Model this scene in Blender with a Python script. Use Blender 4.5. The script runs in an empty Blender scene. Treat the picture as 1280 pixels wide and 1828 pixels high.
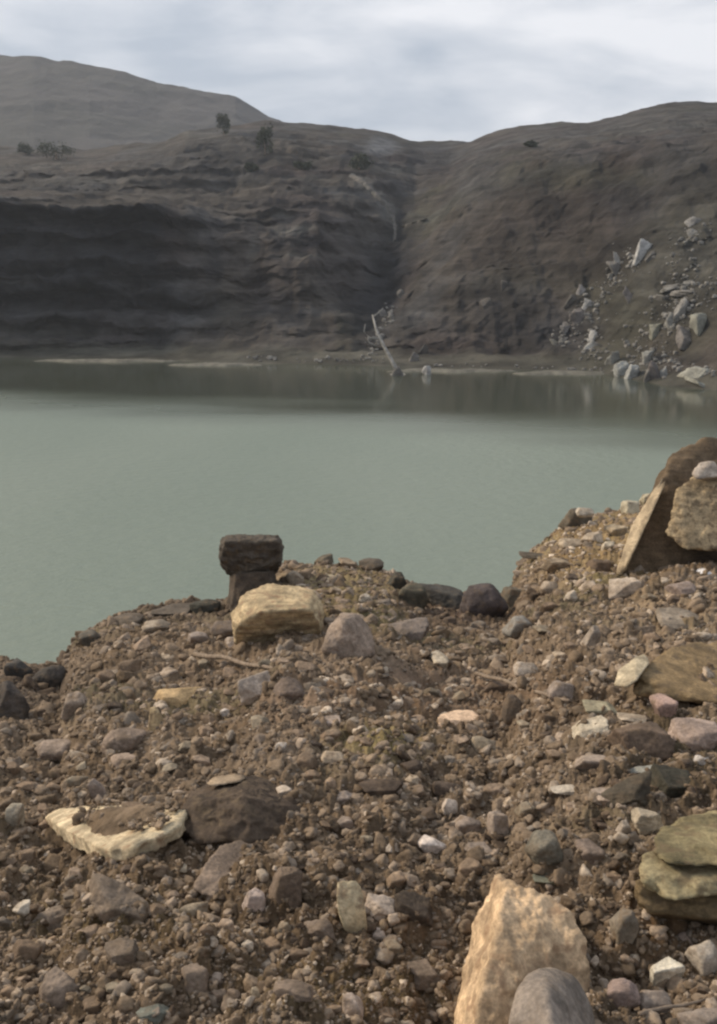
import bpy, bmesh, math, random
import numpy as np
from mathutils import Vector
from mathutils.bvhtree import BVHTree

# ------------------------------------------------------------------ camera
F, CX, CY = 1583.0, 640.0, 914.0            # focal length and centre in photo pixels
HZ = 540.0
PITCH = math.atan((CY - HZ) / F)
CP, SP = math.cos(PITCH), math.sin(PITCH)
EYE = 6.0                                    # metres above the lake
sc = bpy.context.scene
C = sc.collection
cam_d = bpy.data.cameras.new('camera')
cam = bpy.data.objects.new('camera', cam_d); C.objects.link(cam)
cam.location = (0, 0, EYE)
cam.rotation_euler = (math.pi / 2 - PITCH, 0, 0)
cam_d.sensor_fit = 'VERTICAL'; cam_d.sensor_height = 36.0
cam_d.lens = F / 1828.0 * 36.0
cam_d.clip_start = 0.05; cam_d.clip_end = 6000
sc.camera = cam

# ------------------------------------------------------------------ light and exposure
SUN_EL, SUN_AZ = 33.0, -66.0                 # elevation; azimuth from straight ahead, negative = left
w = bpy.data.worlds.new('World'); sc.world = w; w.use_nodes = True
nt = w.node_tree; N = nt.nodes; L = nt.links; N.clear()
out = N.new('ShaderNodeOutputWorld')
sky = N.new('ShaderNodeTexSky'); sky.sky_type = 'NISHITA'; sky.sun_disc = False
sky.sun_elevation = math.radians(SUN_EL); sky.sun_rotation = math.radians(SUN_AZ)
sky.dust_density = 3.0
bg1 = N.new('ShaderNodeBackground'); bg1.inputs['Strength'].default_value = 0.09
L.new(sky.outputs[0], bg1.inputs['Color'])
tc = N.new('ShaderNodeTexCoord')
mp = N.new('ShaderNodeMapping'); mp.inputs['Scale'].default_value = (1.0, 1.0, 3.2)
mp.inputs['Rotation'].default_value = (0.0, 0.35, 0.0); mp.inputs['Location'].default_value = (3.1, 0.7, 1.9)
L.new(tc.outputs['Generated'], mp.inputs['Vector'])
def wnoise(scale, detail, rough, dist):
    n = N.new('ShaderNodeTexNoise'); n.inputs['Scale'].default_value = scale
    n.inputs['Detail'].default_value = detail; n.inputs['Roughness'].default_value = rough
    n.inputs['Distortion'].default_value = dist
    L.new(mp.outputs[0], n.inputs['Vector']); return n
n1 = wnoise(2.6, 7, 0.5, 0.6); n2 = wnoise(6.5, 5, 0.5, 0.4)
r1 = N.new('ShaderNodeValToRGB')             # cloud underside tones
r1.color_ramp.elements[0].position = 0.40; r1.color_ramp.elements[0].color = (0.38, 0.43, 0.50, 1)
r1.color_ramp.elements[1].position = 0.60; r1.color_ramp.elements[1].color = (0.75, 0.757, 0.785, 1)
e = r1.color_ramp.elements.new(0.5); e.color = (0.55, 0.58, 0.63, 1)
mxn = N.new('ShaderNodeMix'); mxn.data_type = 'FLOAT'; mxn.inputs[0].default_value = 0.33
L.new(n1.outputs[0], mxn.inputs[2]); L.new(n2.outputs[0], mxn.inputs[3])
L.new(mxn.outputs[0], r1.inputs[0])
bg2 = N.new('ShaderNodeBackground'); bg2.inputs['Strength'].default_value = 1.06
L.new(r1.outputs[0], bg2.inputs['Color'])
mx = N.new('ShaderNodeMixShader'); mx.inputs[0].default_value = 0.9
L.new(bg1.outputs[0], mx.inputs[1]); L.new(bg2.outputs[0], mx.inputs[2]); L.new(mx.outputs[0], out.inputs[0])

sd = bpy.data.lights.new('sun', 'SUN'); sd.energy = 3.4; sd.angle = math.radians(13); sd.color = (1.0, 0.84, 0.64)
sun = bpy.data.objects.new('sun', sd); C.objects.link(sun)
el, az = math.radians(SUN_EL), math.radians(SUN_AZ)
SDIR = Vector((math.sin(az) * math.cos(el), math.cos(az) * math.cos(el), math.sin(el)))
sun.rotation_euler = SDIR.to_track_quat('Z', 'Y').to_euler()
sc.view_settings.view_transform = 'Standard'; sc.view_settings.look = 'None'
sc.view_settings.exposure = 0.3; sc.view_settings.gamma = 1.0
sc.cycles.pixel_filter_type = 'BLACKMAN_HARRIS'; sc.cycles.filter_width = 2.4
sc.cycles.max_bounces = 6; sc.cycles.volume_bounces = 1
sc.cycles.use_denoising = True

# ------------------------------------------------------------------ helpers
rng = np.random.default_rng(7)
_P = np.random.default_rng(11).permutation(256); _P = np.concatenate([_P, _P, _P])
_G = np.random.default_rng(12).normal(size=(256, 3)); _G /= np.linalg.norm(_G, axis=1)[:, None]
def perlin(p):
    p = np.asarray(p, float); i = np.floor(p).astype(int); f = p - i; i &= 255
    u = f * f * f * (f * (f * 6 - 15) + 10)
    def g(dx, dy, dz):
        h = _P[_P[_P[i[:, 0] + dx & 255] + i[:, 1] + dy & 255] + i[:, 2] + dz & 255]
        return (_G[h] * (f - (dx, dy, dz))).sum(1)
    a = [[[g(x, y, z) for z in (0, 1)] for y in (0, 1)] for x in (0, 1)]
    lx = lambda y, z: a[0][y][z] * (1 - u[:, 0]) + a[1][y][z] * u[:, 0]
    ly = lambda z: lx(0, z) * (1 - u[:, 1]) + lx(1, z) * u[:, 1]
    return (ly(0) * (1 - u[:, 2]) + ly(1) * u[:, 2]) * 1.6
def fbm(p, octs=4, gain=0.5, ridged=False):
    p = np.asarray(p, float); s = 0; a = 1.0; t = 0
    for k in range(octs):
        n = perlin(p + k * 17.3); n = (1 - 2 * np.abs(n)) if ridged else n
        s = s + a * n; t += a; a *= gain; p = p * 2.03
    return s / t
def ray(px, py):                             # world direction (any length) through a photo pixel
    u = (px - CX) / F; v = (py - CY) / F
    return u, CP - v * SP, -SP - v * CP
def at(px, py, Y):
    x, y, z = ray(px, py); return (x / y * Y, Y, EYE + z / y * Y)
def project(p):
    x, y, z = p[0], p[1], p[2] - EYE
    d = y * CP - z * SP; v = -(y * SP + z * CP)
    return CX + F * x / d, CY + F * v / d
def smooth(x, a, b):
    t = np.clip((x - a) / (b - a), 0, 1); return t * t * (3 - 2 * t)

def tag(o, label=None, cat=None, group=None, kind=None):
    if label: o['label'] = label
    if cat: o['category'] = cat
    if group: o['group'] = group
    if kind: o['kind'] = kind
    return o
def link(name, me, mat=None, parent=None, loc=None):
    o = bpy.data.objects.new(name, me); C.objects.link(o)
    if mat and me and not me.materials: me.materials.append(mat)
    if parent: o.parent = parent
    if loc is not None: o.location = loc
    return o
def grid_mesh(name, P, rows, cols, smooth_=True):
    me = bpy.data.meshes.new(name)
    me.vertices.add(rows * cols); me.vertices.foreach_set('co', P.reshape(-1).astype(np.float32))
    i = (np.arange(rows - 1)[:, None] * cols + np.arange(cols - 1)[None]).ravel()
    q = np.stack([i, i + 1, i + cols + 1, i + cols], 1)
    n = len(q)
    me.loops.add(n * 4); me.loops.foreach_set('vertex_index', q.ravel().astype(np.int32))
    me.polygons.add(n); me.polygons.foreach_set('loop_start', (np.arange(n) * 4).astype(np.int32))
    me.update(calc_edges=True)
    if smooth_: me.polygons.foreach_set('use_smooth', np.ones(n, bool))
    me.validate(); return me
def vcol(me, name, c):
    a = me.attributes.new(name, 'FLOAT_COLOR', 'POINT')
    a.data.foreach_set('color', np.concatenate([c, np.ones((len(c), 1))], 1).astype(np.float32).ravel())

# ------------------------------------------------------------------ materials
def new_mat(name):
    m = bpy.data.materials.new(name); m.use_nodes = True
    t = m.node_tree; b = t.nodes['Principled BSDF']; return m, t, b
def nd(t, typ, **kw):
    n = t.nodes.new(typ)
    for k, v in kw.items():
        if k in n.inputs: n.inputs[k].default_value = v
        else: setattr(n, k, v)
    return n
def pos_noise(t, scale, detail=5, rough=0.55, sc3=None):
    g = nd(t, 'ShaderNodeNewGeometry'); n = nd(t, 'ShaderNodeTexNoise', Scale=scale, Detail=detail, Roughness=rough)
    if sc3:
        m = nd(t, 'ShaderNodeMapping'); m.inputs['Scale'].default_value = sc3
        t.links.new(g.outputs['Position'], m.inputs['Vector']); t.links.new(m.outputs[0], n.inputs['Vector'])
    else: t.links.new(g.outputs['Position'], n.inputs['Vector'])
    return n.outputs[0]
def rampf(t, src, a, b, lo=0.0, hi=1.0):
    m = nd(t, 'ShaderNodeMapRange'); m.interpolation_type = 'SMOOTHSTEP'
    t.links.new(src, m.inputs['Value'])
    for k, v in (('From Min', a), ('From Max', b), ('To Min', lo), ('To Max', hi)): m.inputs[k].default_value = v
    return m.outputs[0]
def mixc(t, fac, a, b, mode='MIX'):
    m = nd(t, 'ShaderNodeMix', data_type='RGBA', blend_type=mode)
    for s, v in ((0, fac), (6, a), (7, b)):
        if isinstance(v, (int, float)): m.inputs[s].default_value = v
        elif isinstance(v, tuple): m.inputs[s].default_value = v + (1,) if len(v) == 3 else v
        else: t.links.new(v, m.inputs[s])
    return m.outputs[2]
def bump(t, b, hs):
    last = None
    for h, strength, dist in hs:
        n = nd(t, 'ShaderNodeBump', Strength=strength, Distance=dist); t.links.new(h, n.inputs['Height'])
        if last: t.links.new(last.outputs[0], n.inputs['Normal'])
        last = n
    t.links.new(last.outputs[0], b.inputs['Normal'])
SOIL = (0.170, 0.122, 0.079)
def stone_mat(name, dirt=0.5, layered=0.0, random_col=False, s=1.0, dirtcol=SOIL):
    m, t, b = new_mat(name)
    oi = nd(t, 'ShaderNodeObjectInfo')
    if random_col:
        r = nd(t, 'ShaderNodeValToRGB'); cr = r.color_ramp
        stops = [(0.0, (0.08, .056, .039)), (0.15, (.172, .125, .082)), (0.45, (.228, .170, .117)), (0.62, (.282, .214, .152)),
                 (0.74, (.215, .18, .145)), (0.84, (.31, .24, .18)), (0.94, (.44, .36, .28)), (1.0, (.60, .50, .39))]
        while len(cr.elements) > 1: cr.elements.remove(cr.elements[0])
        cr.elements[0].position = 0; cr.elements[0].color = stops[0][1] + (1,)
        for p_, c_ in stops[1:]:
            e_ = cr.elements.new(p_); e_.color = c_ + (1,)
        ia = nd(t, 'ShaderNodeAttribute', attribute_name='tone', attribute_type='INSTANCER'); t.links.new(ia.outputs['Fac'], r.inputs[0]); col = r.outputs[0]
    else: col = oi.outputs['Color']
    blot = rampf(t, pos_noise(t, 9 * s, 6, .6), .32, .7, .62, 1.22)
    col = mixc(t, 1.0, col, blot, 'MULTIPLY')
    fine = rampf(t, pos_noise(t, 70 * s, 5, .65), .3, .72, .72, 1.2)
    col = mixc(t, 1.0, col, fine, 'MULTIPLY')
    if layered:
        st = rampf(t, pos_noise(t, 7 * s, 4, .5, (0.5, 0.5, 5.0)), .38, .62, 1 - layered, 1.12)
        col = mixc(t, 1.0, col, st, 'MULTIPLY')
    dm = rampf(t, pos_noise(t, 15 * s, 6, .65), .5, .66, 0, dirt)
    col = mixc(t, dm, col, dirtcol)
    t.links.new(col, b.inputs['Base Color'])
    b.inputs['Roughness'].default_value = 0.88; b.inputs['Specular IOR Level'].default_value = 0.25
    bump(t, b, [(pos_noise(t, 26 * s, 7, .65), .55, .02 / s), (pos_noise(t, 120 * s, 4, .6), .4, .004 / s)])
    return m
M_stone = stone_mat('stone', .75)
M_hero = stone_mat('boulder_stone', .35, s=1.0)
M_layer = stone_mat('layered_stone', .3, .45)
M_rub = stone_mat('rubble_stone', .8, random_col=True)
M_rust = stone_mat('rusty_stone', .75, .3, dirtcol=(.26, .165, .10))
M_moss = stone_mat('olive_stone', .8, .4, dirtcol=(.15, .11, .065))
M_rough = stone_mat('weathered_stone', .85, .15, dirtcol=(.12, .088, .056))
M_far = stone_mat('far_stone', .35, s=.12, dirtcol=(.10, .09, .08))

def soil_mat():
    m, t, b = new_mat('soil')
    big = pos_noise(t, 1.1, 6, .6)
    c = mixc(t, rampf(t, big, .35, .65), (.162, .115, .073), (.25, .189, .132))
    c = mixc(t, rampf(t, pos_noise(t, .6, 4, .5), .52, .68, 0, .6), c, (.14, .125, .07))
    c = mixc(t, 1.0, c, rampf(t, pos_noise(t, 11, 7, .7), .3, .7, .55, 1.3), 'MULTIPLY')
    c = mixc(t, rampf(t, pos_noise(t, 55, 4, .7), .60, .70, 0, .7), c, (.30, .235, .185))
    c = mixc(t, rampf(t, pos_noise(t, 34, 4, .7), .62, .72, 0, .6), c, (.06, .042, .032))
    at_ = nd(t, 'ShaderNodeAttribute', attribute_name='soil'); c = mixc(t, 1.0, c, at_.outputs['Color'], 'MULTIPLY')
    t.links.new(c, b.inputs['Base Color']); b.inputs['Roughness'].default_value = .95
    b.inputs['Specular IOR Level'].default_value = .15
    bump(t, b, [(pos_noise(t, 22, 8, .7), .9, .03), (pos_noise(t, 90, 5, .7), .7, .008)])
    return m
M_soil = soil_mat()
def wall_mat():
    m, t, b = new_mat('quarry_rock')
    a = nd(t, 'ShaderNodeAttribute', attribute_name='rock')
    c = mixc(t, 1.0, a.outputs['Color'], rampf(t, pos_noise(t, .22, 8, .6), .3, .7, .6, 1.4), 'MULTIPLY')
    c = mixc(t, 1.0, c, rampf(t, pos_noise(t, .5, 6, .6, (.25, .25, 2.2)), .32, .68, .66, 1.3), 'MULTIPLY')
    c = mixc(t, rampf(t, pos_noise(t, 1.3, 6, .7), .64, .76, 0, .45), c, (.13, .125, .11))
    t.links.new(c, b.inputs['Base Color']); b.inputs['Roughness'].default_value = .95
    b.inputs['Specular IOR Level'].default_value = .15
    bump(t, b, [(pos_noise(t, .9, 8, .7), .6, .7)])
    return m
M_wall = wall_mat()
def hill_mat():
    m, t, b = new_mat('hill_heath')
    c = mixc(t, rampf(t, pos_noise(t, .02, 8, .6), .35, .65), (.028, .032, .032), (.047, .047, .049))
    c = mixc(t, rampf(t, pos_noise(t, .12, 6, .7), .6, .72, 0, .5), c, (.035, .042, .032))
    t.links.new(c, b.inputs['Base Color']); b.inputs['Roughness'].default_value = 1
    bump(t, b, [(pos_noise(t, .3, 6, .7), .6, 1.5)])
    return m
M_hill = hill_mat()
def water_mat():
    m, t, b = new_mat('milky_water')
    g = nd(t, 'ShaderNodeNewGeometry')
    s = nd(t, 'ShaderNodeSeparateXYZ'); t.links.new(g.outputs['Position'], s.inputs[0])
    # the sheltered water under the far wall lies calm; the open lake is ruffled by wind
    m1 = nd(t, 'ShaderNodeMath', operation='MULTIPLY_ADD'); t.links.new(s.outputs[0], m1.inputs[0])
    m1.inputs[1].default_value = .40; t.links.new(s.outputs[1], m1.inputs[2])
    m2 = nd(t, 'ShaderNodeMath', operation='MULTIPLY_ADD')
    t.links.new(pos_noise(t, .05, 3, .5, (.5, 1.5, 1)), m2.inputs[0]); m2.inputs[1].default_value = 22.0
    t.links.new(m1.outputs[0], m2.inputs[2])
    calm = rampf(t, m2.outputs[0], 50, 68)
    ro = nd(t, 'ShaderNodeMapRange'); t.links.new(calm, ro.inputs['Value'])
    ro.inputs['To Min'].default_value = .42; ro.inputs['To Max'].default_value = .10
    t.links.new(ro.outputs[0], b.inputs['Roughness'])
    silt = rampf(t, pos_noise(t, .07, 4, .5, (1, .4, 1)), .35, .65)
    t.links.new(mixc(t, calm, mixc(t, silt, (.160, .196, .162), (.184, .218, .181)), (.058, .066, .048)), b.inputs['Base Color'])   # calm band's dark body colour paints in the far wall's reflection
    b.inputs['IOR'].default_value = 1.33
    st = nd(t, 'ShaderNodeMapRange'); t.links.new(calm, st.inputs['Value'])
    st.inputs['To Min'].default_value = 1.0; st.inputs['To Max'].default_value = .05
    bp = nd(t, 'ShaderNodeBump', Distance=.06); t.links.new(st.outputs[0], bp.inputs['Strength'])
    t.links.new(pos_noise(t, 2.2, 4, .6, (.8, 1.3, 1)), bp.inputs['Height'])
    t.links.new(bp.outputs[0], b.inputs['Normal'])
    return m
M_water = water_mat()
def plain_mat(name, c, rough=.9, var=.3, s=20):
    m, t, b = new_mat(name)
    t.links.new(mixc(t, 1.0, c, rampf(t, pos_noise(t, s, 5, .6), .3, .7, 1 - var, 1 + var), 'MULTIPLY'), b.inputs['Base Color'])
    b.inputs['Roughness'].default_value = rough; b.inputs['Specular IOR Level'].default_value = .2
    bump(t, b, [(pos_noise(t, s * 2, 5, .6), .5, .2 / s)])
    return m
M_wood = plain_mat('weathered_wood', (.21, .165, .125), s=30)
M_pole = plain_mat('bleached_wood', (.26, .25, .23), s=3)
M_leaf = plain_mat('scrub_leaf', (.05, .06, .038), s=3)
M_track = plain_mat('track_gravel', (.10, .094, .085), s=1.0)
M_mud = plain_mat('pale_mud', (.125, .12, .10), s=1.2)

# ------------------------------------------------------------------ far quarry wall, hills, water
def column_sheet(cols_spec, pxs, per_seg, shift=None):
    """Profile nodes (py, Y) given for some photo columns, interpolated into a sheet of world points."""
    keys = np.array([c[0] for c in cols_spec], float)
    K = len(cols_spec[0][1]); A = np.array([c[1] for c in cols_spec], float)
    R = np.zeros((len(pxs), K, 2))
    for k in range(K):
        for j in (0, 1): R[:, k, j] = np.interp(pxs + (shift[k] * np.exp(-((pxs - 690) / 200.) ** 2) if shift else 0), keys, A[:, k, j])
    rows = []
    for k in range(K - 1):
        n = per_seg[k]
        for i in range(n + (k == K - 2)):
            s = i / n; rows.append(R[:, k] * (1 - s) + R[:, k + 1] * s)
    S = np.array(rows)                       # rows x cols x 2
    PX = np.broadcast_to(pxs[None], S.shape[:2])
    u = (PX - CX) / F; v = (S[..., 0] - CY) / F
    ry = CP - v * SP; rz = -SP - v * CP; Y = S[..., 1]
    return np.stack([u / ry * Y, Y, EYE + rz / ry * Y], -1), PX, S[..., 0]
def shoreY(py):
    _, y, z = ray(0, py); return -EYE * y / z
spec = [
 (-3000, 640, [(622, 90), (600, 93), (480, 97), (340, 102), (310, 125), (270, 160), (240, 225)]),
 (-500, 640, [(622, 104), (600, 107), (480, 111), (366, 115), (350, 140), (305, 175), (265, 230)]),
 (0, 638, [(622, 105), (600, 108), (480, 111), (368, 114), (345, 140), (310, 170), (262, 230)]),
 (150, 640, [(620, 106), (598, 109), (480, 112), (372, 115), (348, 140), (305, 170), (268, 230)]),
 (295, 643, [(620, 106), (600, 108), (480, 112), (374, 116), (352, 140), (300, 165), (252, 215)]),
 (335, 645, [(612, 103), (598, 105), (490, 112), (388, 120), (362, 140), (290, 165), (236, 210)]),
 (400, 648, [(613, 102), (600, 103), (500, 111), (400, 123), (362, 142), (275, 170), (225, 215)]),
 (470, 650, [(610, 100), (600, 102), (510, 112), (410, 122), (355, 140), (265, 175), (216, 220)]),
 (560, 650, [(610, 98), (598, 100), (500, 110), (400, 122), (350, 145), (270, 180), (224, 225)]),
 (640, 652, [(606, 98), (595, 102), (500, 120), (400, 136), (330, 155), (280, 185), (233, 225)]),
 (700, 655, [(612, 98), (598, 103), (500, 124), (400, 146), (340, 162), (290, 190), (248, 225)]),
 (760, 658, [(618, 96), (603, 99), (500, 111), (400, 130), (340, 150), (300, 180), (252, 225)]),
 (820, 658, [(622, 94), (605, 96), (490, 104), (370, 120), (310, 140), (280, 170), (252, 215)]),
 (900, 660, [(624, 92), (605, 94), (480, 101), (350, 113), (300, 122), (262, 165), (228, 210)]),
 (1000, 662, [(628, 87), (610, 90), (480, 97), (340, 108), (285, 114), (250, 160), (216, 205)]),
 (1050, 664, [(632, 84), (612, 87), (480, 94), (340, 104), (276, 111), (248, 157), (219, 202)]),
 (1100, 672, [(640, 79), (620, 82), (480, 90), (340, 100), (270, 107), (240, 155), (207, 200)]),
 (1190, 690, [(652, 72), (625, 75), (480, 83), (330, 94), (262, 101), (225, 150), (185, 195)]),
 (1280, 697, [(660, 66), (630, 69), (480, 78), (320, 90), (255, 96), (222, 150), (185, 195)]),
 (2200, 720, [(680, 56), (640, 58), (480, 66), (300, 80), (235, 86), (200, 140), (165, 190)]),
 (4300, 760, [(700, 45), (650, 47), (460, 53), (260, 62), (200, 68), (170, 120), (140, 170)]),
]
full = []
for px, sh, nodes in spec:
    Ys = shoreY(sh)
    zb = math.tan(PITCH + math.atan((sh + 6 - CY) / F))
    full.append((px, [(sh + 14, Ys - 2.0), (sh, Ys)] + nodes + [(nodes[-1][0] + 14, nodes[-1][1] + 30), (nodes[-1][0] + 120, nodes[-1][1] + 120)]))
pxs = np.concatenate([np.linspace(-3000, -300, 60, endpoint=False), np.linspace(-300, 1580, 560, endpoint=False), np.linspace(1580, 4300, 60)])
P, PX, PY = column_sheet(full, pxs, [3, 22, 16, 70, 66, 26, 36, 34, 8, 6], [0, 0, 20, 45, 12, -12, -40, -60, -30, 0, 0])
rows_w, cols_w = PX.shape
Q = P.reshape(-1, 3); px_f = PX.ravel(); py_f = PY.ravel()
crest_py = np.interp(px_f, [s[0] for s in spec], [s[2][-1][0] for s in spec])
shore_f = np.interp(px_f, [s[0] for s in spec], [s[1] for s in spec])
fade = smooth(py_f, crest_py - 1, crest_py + 45) * smooth(shore_f - py_f, 2, 40)
dx = fbm(Q * np.array([1 / 14.0, 1 / 9.0, 1 / 7.0]), 5, .5, True) * 2.4 + fbm(Q * (1 / 26.0) + 5, 3) * 4.5
strata = np.sin((Q[:, 2] + 2.2 * fbm(Q / 18.0, 3)) * 1.9) * .75 + np.sin(Q[:, 2] * .75 + 2 * fbm(Q / 30., 2)) * .9
dx = dx * (1 - .45 * smooth(px_f, 700, 850)) + fbm(Q / 2.6 + 60, 4, .6) * .8
g = fbm(np.stack([Q[:, 0] / 4.5, Q[:, 2] / 26.0, Q[:, 1] / 40.], 1), 4, .55, True)       # rain gullies
Q = Q.copy()
Q[:, 1] -= fade * (dx + strata * smooth(px_f, 1000, 300) + g * 1.2)
step_ = smooth(px_f, 700, 560) * smooth(py_f, 600, 560) * (1 - .85 * smooth(px_f, 300, 360) * smooth(py_f, 400, 430))
zq = Q[:, 2] + 1.2 * fbm(Q / 20. + 70, 2)
Q[:, 1] -= fade * step_ * 2.6 * ((zq / 4.6) % 1.0) ** 2 * (1 + .6 * fbm(Q / 9. + 33, 2))
Q[:, 2] += fade * fbm(Q / 4.0 + 9, 4) * 1.1
Q[:, 2] += (1 - fade) * (py_f < crest_py + 60) * fbm(Q / 9.0 + 3, 4) * .9
Q[:, 2] += smooth(shore_f - py_f, 0, 8) * np.maximum(0, fbm(Q / 1.5, 3)) * .25

BROWN, GREY, SHALE, RED, OLIVE, PALE = map(lambda q: np.array(q) * .66, ((.098, .086, .075), (.098, .096, .097), (.032, .033, .038), (.088, .070, .066), (.088, .088, .062), (.175, .168, .155)))
na = fbm(Q / 14.0 + 40, 4); nb = fbm(Q / 22.0 + 80, 3)
col = BROWN + (GREY - BROWN) * smooth(na, -.1, .3)[:, None]
col = col + (RED - col) * (smooth(nb, .05, .4) * .8)[:, None]
col = col + (OLIVE - col) * (smooth(-nb, .1, .4) * .6 * (px_f > 600))[:, None]
wpx = px_f + 18 * fbm(Q / 7.0 + 21, 3); wpy = py_f + 7 * fbm(Q / 6.0 + 31, 3)
def blob(cx, cy, rx, ry, c, amt, tilt=0.0):
    global col
    a = wpx - cx; b_ = wpy - cy; ca, sa = math.cos(tilt), math.sin(tilt)
    d = ((a * ca + b_ * sa) / rx) ** 2 + ((-a * sa + b_ * ca) / ry) ** 2
    k = (np.exp(-d ** 2) * amt)[:, None]; col = col + (np.asarray(c) - col) * k
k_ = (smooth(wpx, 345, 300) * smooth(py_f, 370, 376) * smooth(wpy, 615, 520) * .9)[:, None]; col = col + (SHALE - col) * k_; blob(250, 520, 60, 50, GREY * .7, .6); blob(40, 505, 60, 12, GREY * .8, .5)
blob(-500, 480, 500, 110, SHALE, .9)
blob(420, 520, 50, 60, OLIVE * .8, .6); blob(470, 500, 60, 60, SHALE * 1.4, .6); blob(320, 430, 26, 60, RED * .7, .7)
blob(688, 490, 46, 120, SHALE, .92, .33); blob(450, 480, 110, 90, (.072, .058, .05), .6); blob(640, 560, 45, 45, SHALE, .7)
blob(620, 440, 60, 110, GREY * .9, .5, .3)
blob(520, 560, 25, 25, SHALE, .5); blob(450, 455, 10, 34, PALE * .8, .6, .5); blob(530, 411, 42, 6, PALE, .9)
blob(500, 372, 90, 6, SHALE, .7); blob(440, 345, 100, 5, BROWN * 1.4, .6); blob(540, 430, 38, 14, SHALE, .7)
blob(370, 290, 110, 42, GREY * .66, .8, -.15); blob(360, 243, 38, 5, PALE, .75)
blob(465, 262, 18, 34, SHALE * 1.2, .7); blob(640, 285, 40, 24, SHALE, .75); blob(680, 262, 34, 16, (.14, .15, .165), .85)
blob(715, 305, 42, 9, PALE * .8, .7); blob(760, 280, 50, 30, SHALE * 1.3, .7); blob(700, 335, 50, 16, SHALE * 1.5, .6)
blob(180, 352, 22, 10, SHALE, .8); blob(170, 305, 40, 12, BROWN * 1.5, .6); blob(100, 320, 100, 12, GREY * 1.2, .4)
blob(1000, 430, 170, 90, (.045, .037, .034), .75); blob(1040, 320, 130, 26, OLIVE * .8, .6); blob(1100, 360, 60, 40, SHALE * 1.5, .5)
blob(900, 540, 90, 40, SHALE * 1.6, .5); blob(960, 590, 110, 22, SHALE * 1.5, .5)
blob(850, 320, 50, 60, GREY * 1.25, .6, .4); blob(980, 245, 90, 22, (.085, .08, .077), .6); blob(1160, 222, 130, 26, (.08, .078, .076), .6)
blob(1220, 470, 90, 110, (.085, .082, .072), .7, .5); blob(1235, 350, 40, 60, (.075, .072, .064), .5)
for a_, b_ in (((630, 316), (662, 340)), ((662, 340), (690, 368)), ((690, 368), (704, 400))):   # pale haul track
    for s in np.linspace(0, 1, 5): blob(a_[0] + (b_[0] - a_[0]) * s, a_[1] + (b_[1] - a_[1]) * s, 10, 7, PALE * .95, .5)
beach = smooth(py_f, shore_f - 40, shore_f - 18)[:, None] * .75
col = col + (np.array((.082, .08, .064)) - col) * beach
for q_ in ((60, 300, 90, 5), (160, 330, 120, 6), (480, 392, 60, 5), (420, 330, 90, 5), (540, 322, 60, 5), (530, 460, 50, 6), (110, 590, 130, 8)): blob(*q_, PALE * .62, .7)
for q_ in ((100, 345, 140, 5), (470, 362, 70, 5), (560, 345, 50, 5), (420, 400, 70, 5), (380, 470, 14, 60), (500, 445, 12, 40)): blob(*q_, SHALE, .65)
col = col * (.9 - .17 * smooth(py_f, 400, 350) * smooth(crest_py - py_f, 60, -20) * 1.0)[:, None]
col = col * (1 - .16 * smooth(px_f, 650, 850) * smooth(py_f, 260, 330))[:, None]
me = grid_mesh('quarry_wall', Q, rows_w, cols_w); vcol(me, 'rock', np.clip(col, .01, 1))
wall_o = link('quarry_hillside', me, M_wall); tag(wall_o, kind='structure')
WALL = BVHTree.FromPolygons([tuple(v) for v in Q], [tuple(p.vertices) for p in me.polygons])

def track(pix, w0, w1):
    vs, fs = [], []; n = 50
    kx_ = np.linspace(0, 1, len(pix))
    for i in range(n):
        s_ = i / (n - 1); px = np.interp(s_, kx_, [p[0] for p in pix]); py = np.interp(s_, kx_, [p[1] for p in pix])
        wd = (w0 + (w1 - w0) * s_) * (1 + .35 * math.sin(i * 1.7) * math.sin(i * .6))
        for k in (-1, -.3, .4, 1):
            h = WALL.ray_cast(Vector((0, 0, EYE)), Vector(ray(px + k * wd * .6, py - k * wd * .35)).normalized())[0]
            vs.append(tuple(h + Vector((0, -.35, .12)) if abs(k) < 1 else h + Vector((0, .1, -.1))))
        if i:
            for k in range(3): a = (i - 1) * 4 + k; fs.append((a, a + 1, a + 5, a + 4))
    m_ = bpy.data.meshes.new('haul_track'); m_.from_pydata(vs, [], fs); m_.polygons.foreach_set('use_smooth', [True] * len(fs))
    return tag(link('track', m_, M_track), kind='structure')
track([(626, 312), (650, 326), (670, 346), (688, 364), (700, 384), (706, 408), (704, 430)], 9, 6)
track([(716, 405), (738, 398), (762, 392)], 6, 4)
# far hill behind the left terraces
ridge = [(-1500, 190), (-700, 110), (-200, 92), (5, 97), (60, 99), (100, 109), (160, 116), (215, 130), (280, 147), (330, 154), (420, 172),
         (450, 187), (480, 206), (520, 224), (600, 240), (800, 262), (1600, 290), (2500, 330)]
spec2 = [(a, [(330, 235), (b + 120 if b + 120 < 300 else 300, 330), (b, 440), (b + 40, 540), (b + 150, 700)]) for a, b in ridge]
pxs2 = np.linspace(-1500, 2500, 420)
pxs2 = np.sort(np.concatenate([pxs2, np.linspace(-100, 700, 260)]))
P2, PX2, PY2 = column_sheet(spec2, pxs2, [20, 70, 10, 8])
Q2 = P2.reshape(-1, 3); Q2[:, 2] += fbm(Q2 / 14.0, 4) * 1.6 + fbm(Q2 / 60., 3) * 2.0
hill = link('far_hill', grid_mesh('far_hill', Q2, *PX2.shape), M_hill); tag(hill, kind='structure')

def sheet(name, x0, y0, x1, y1, z, mat, kind='structure'):
    me = bpy.data.meshes.new(name); me.from_pydata([(x0, y0, z), (x1, y0, z), (x1, y1, z), (x0, y1, z)], [], [(0, 1, 2, 3)])
    return tag(link(name, me, mat), kind=kind)
sheet('ground', -1000, -280, 1000, 860, -3.0, M_soil)
sheet('lake_water', -450, -45, 450, 200, 0.0, M_water)

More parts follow.
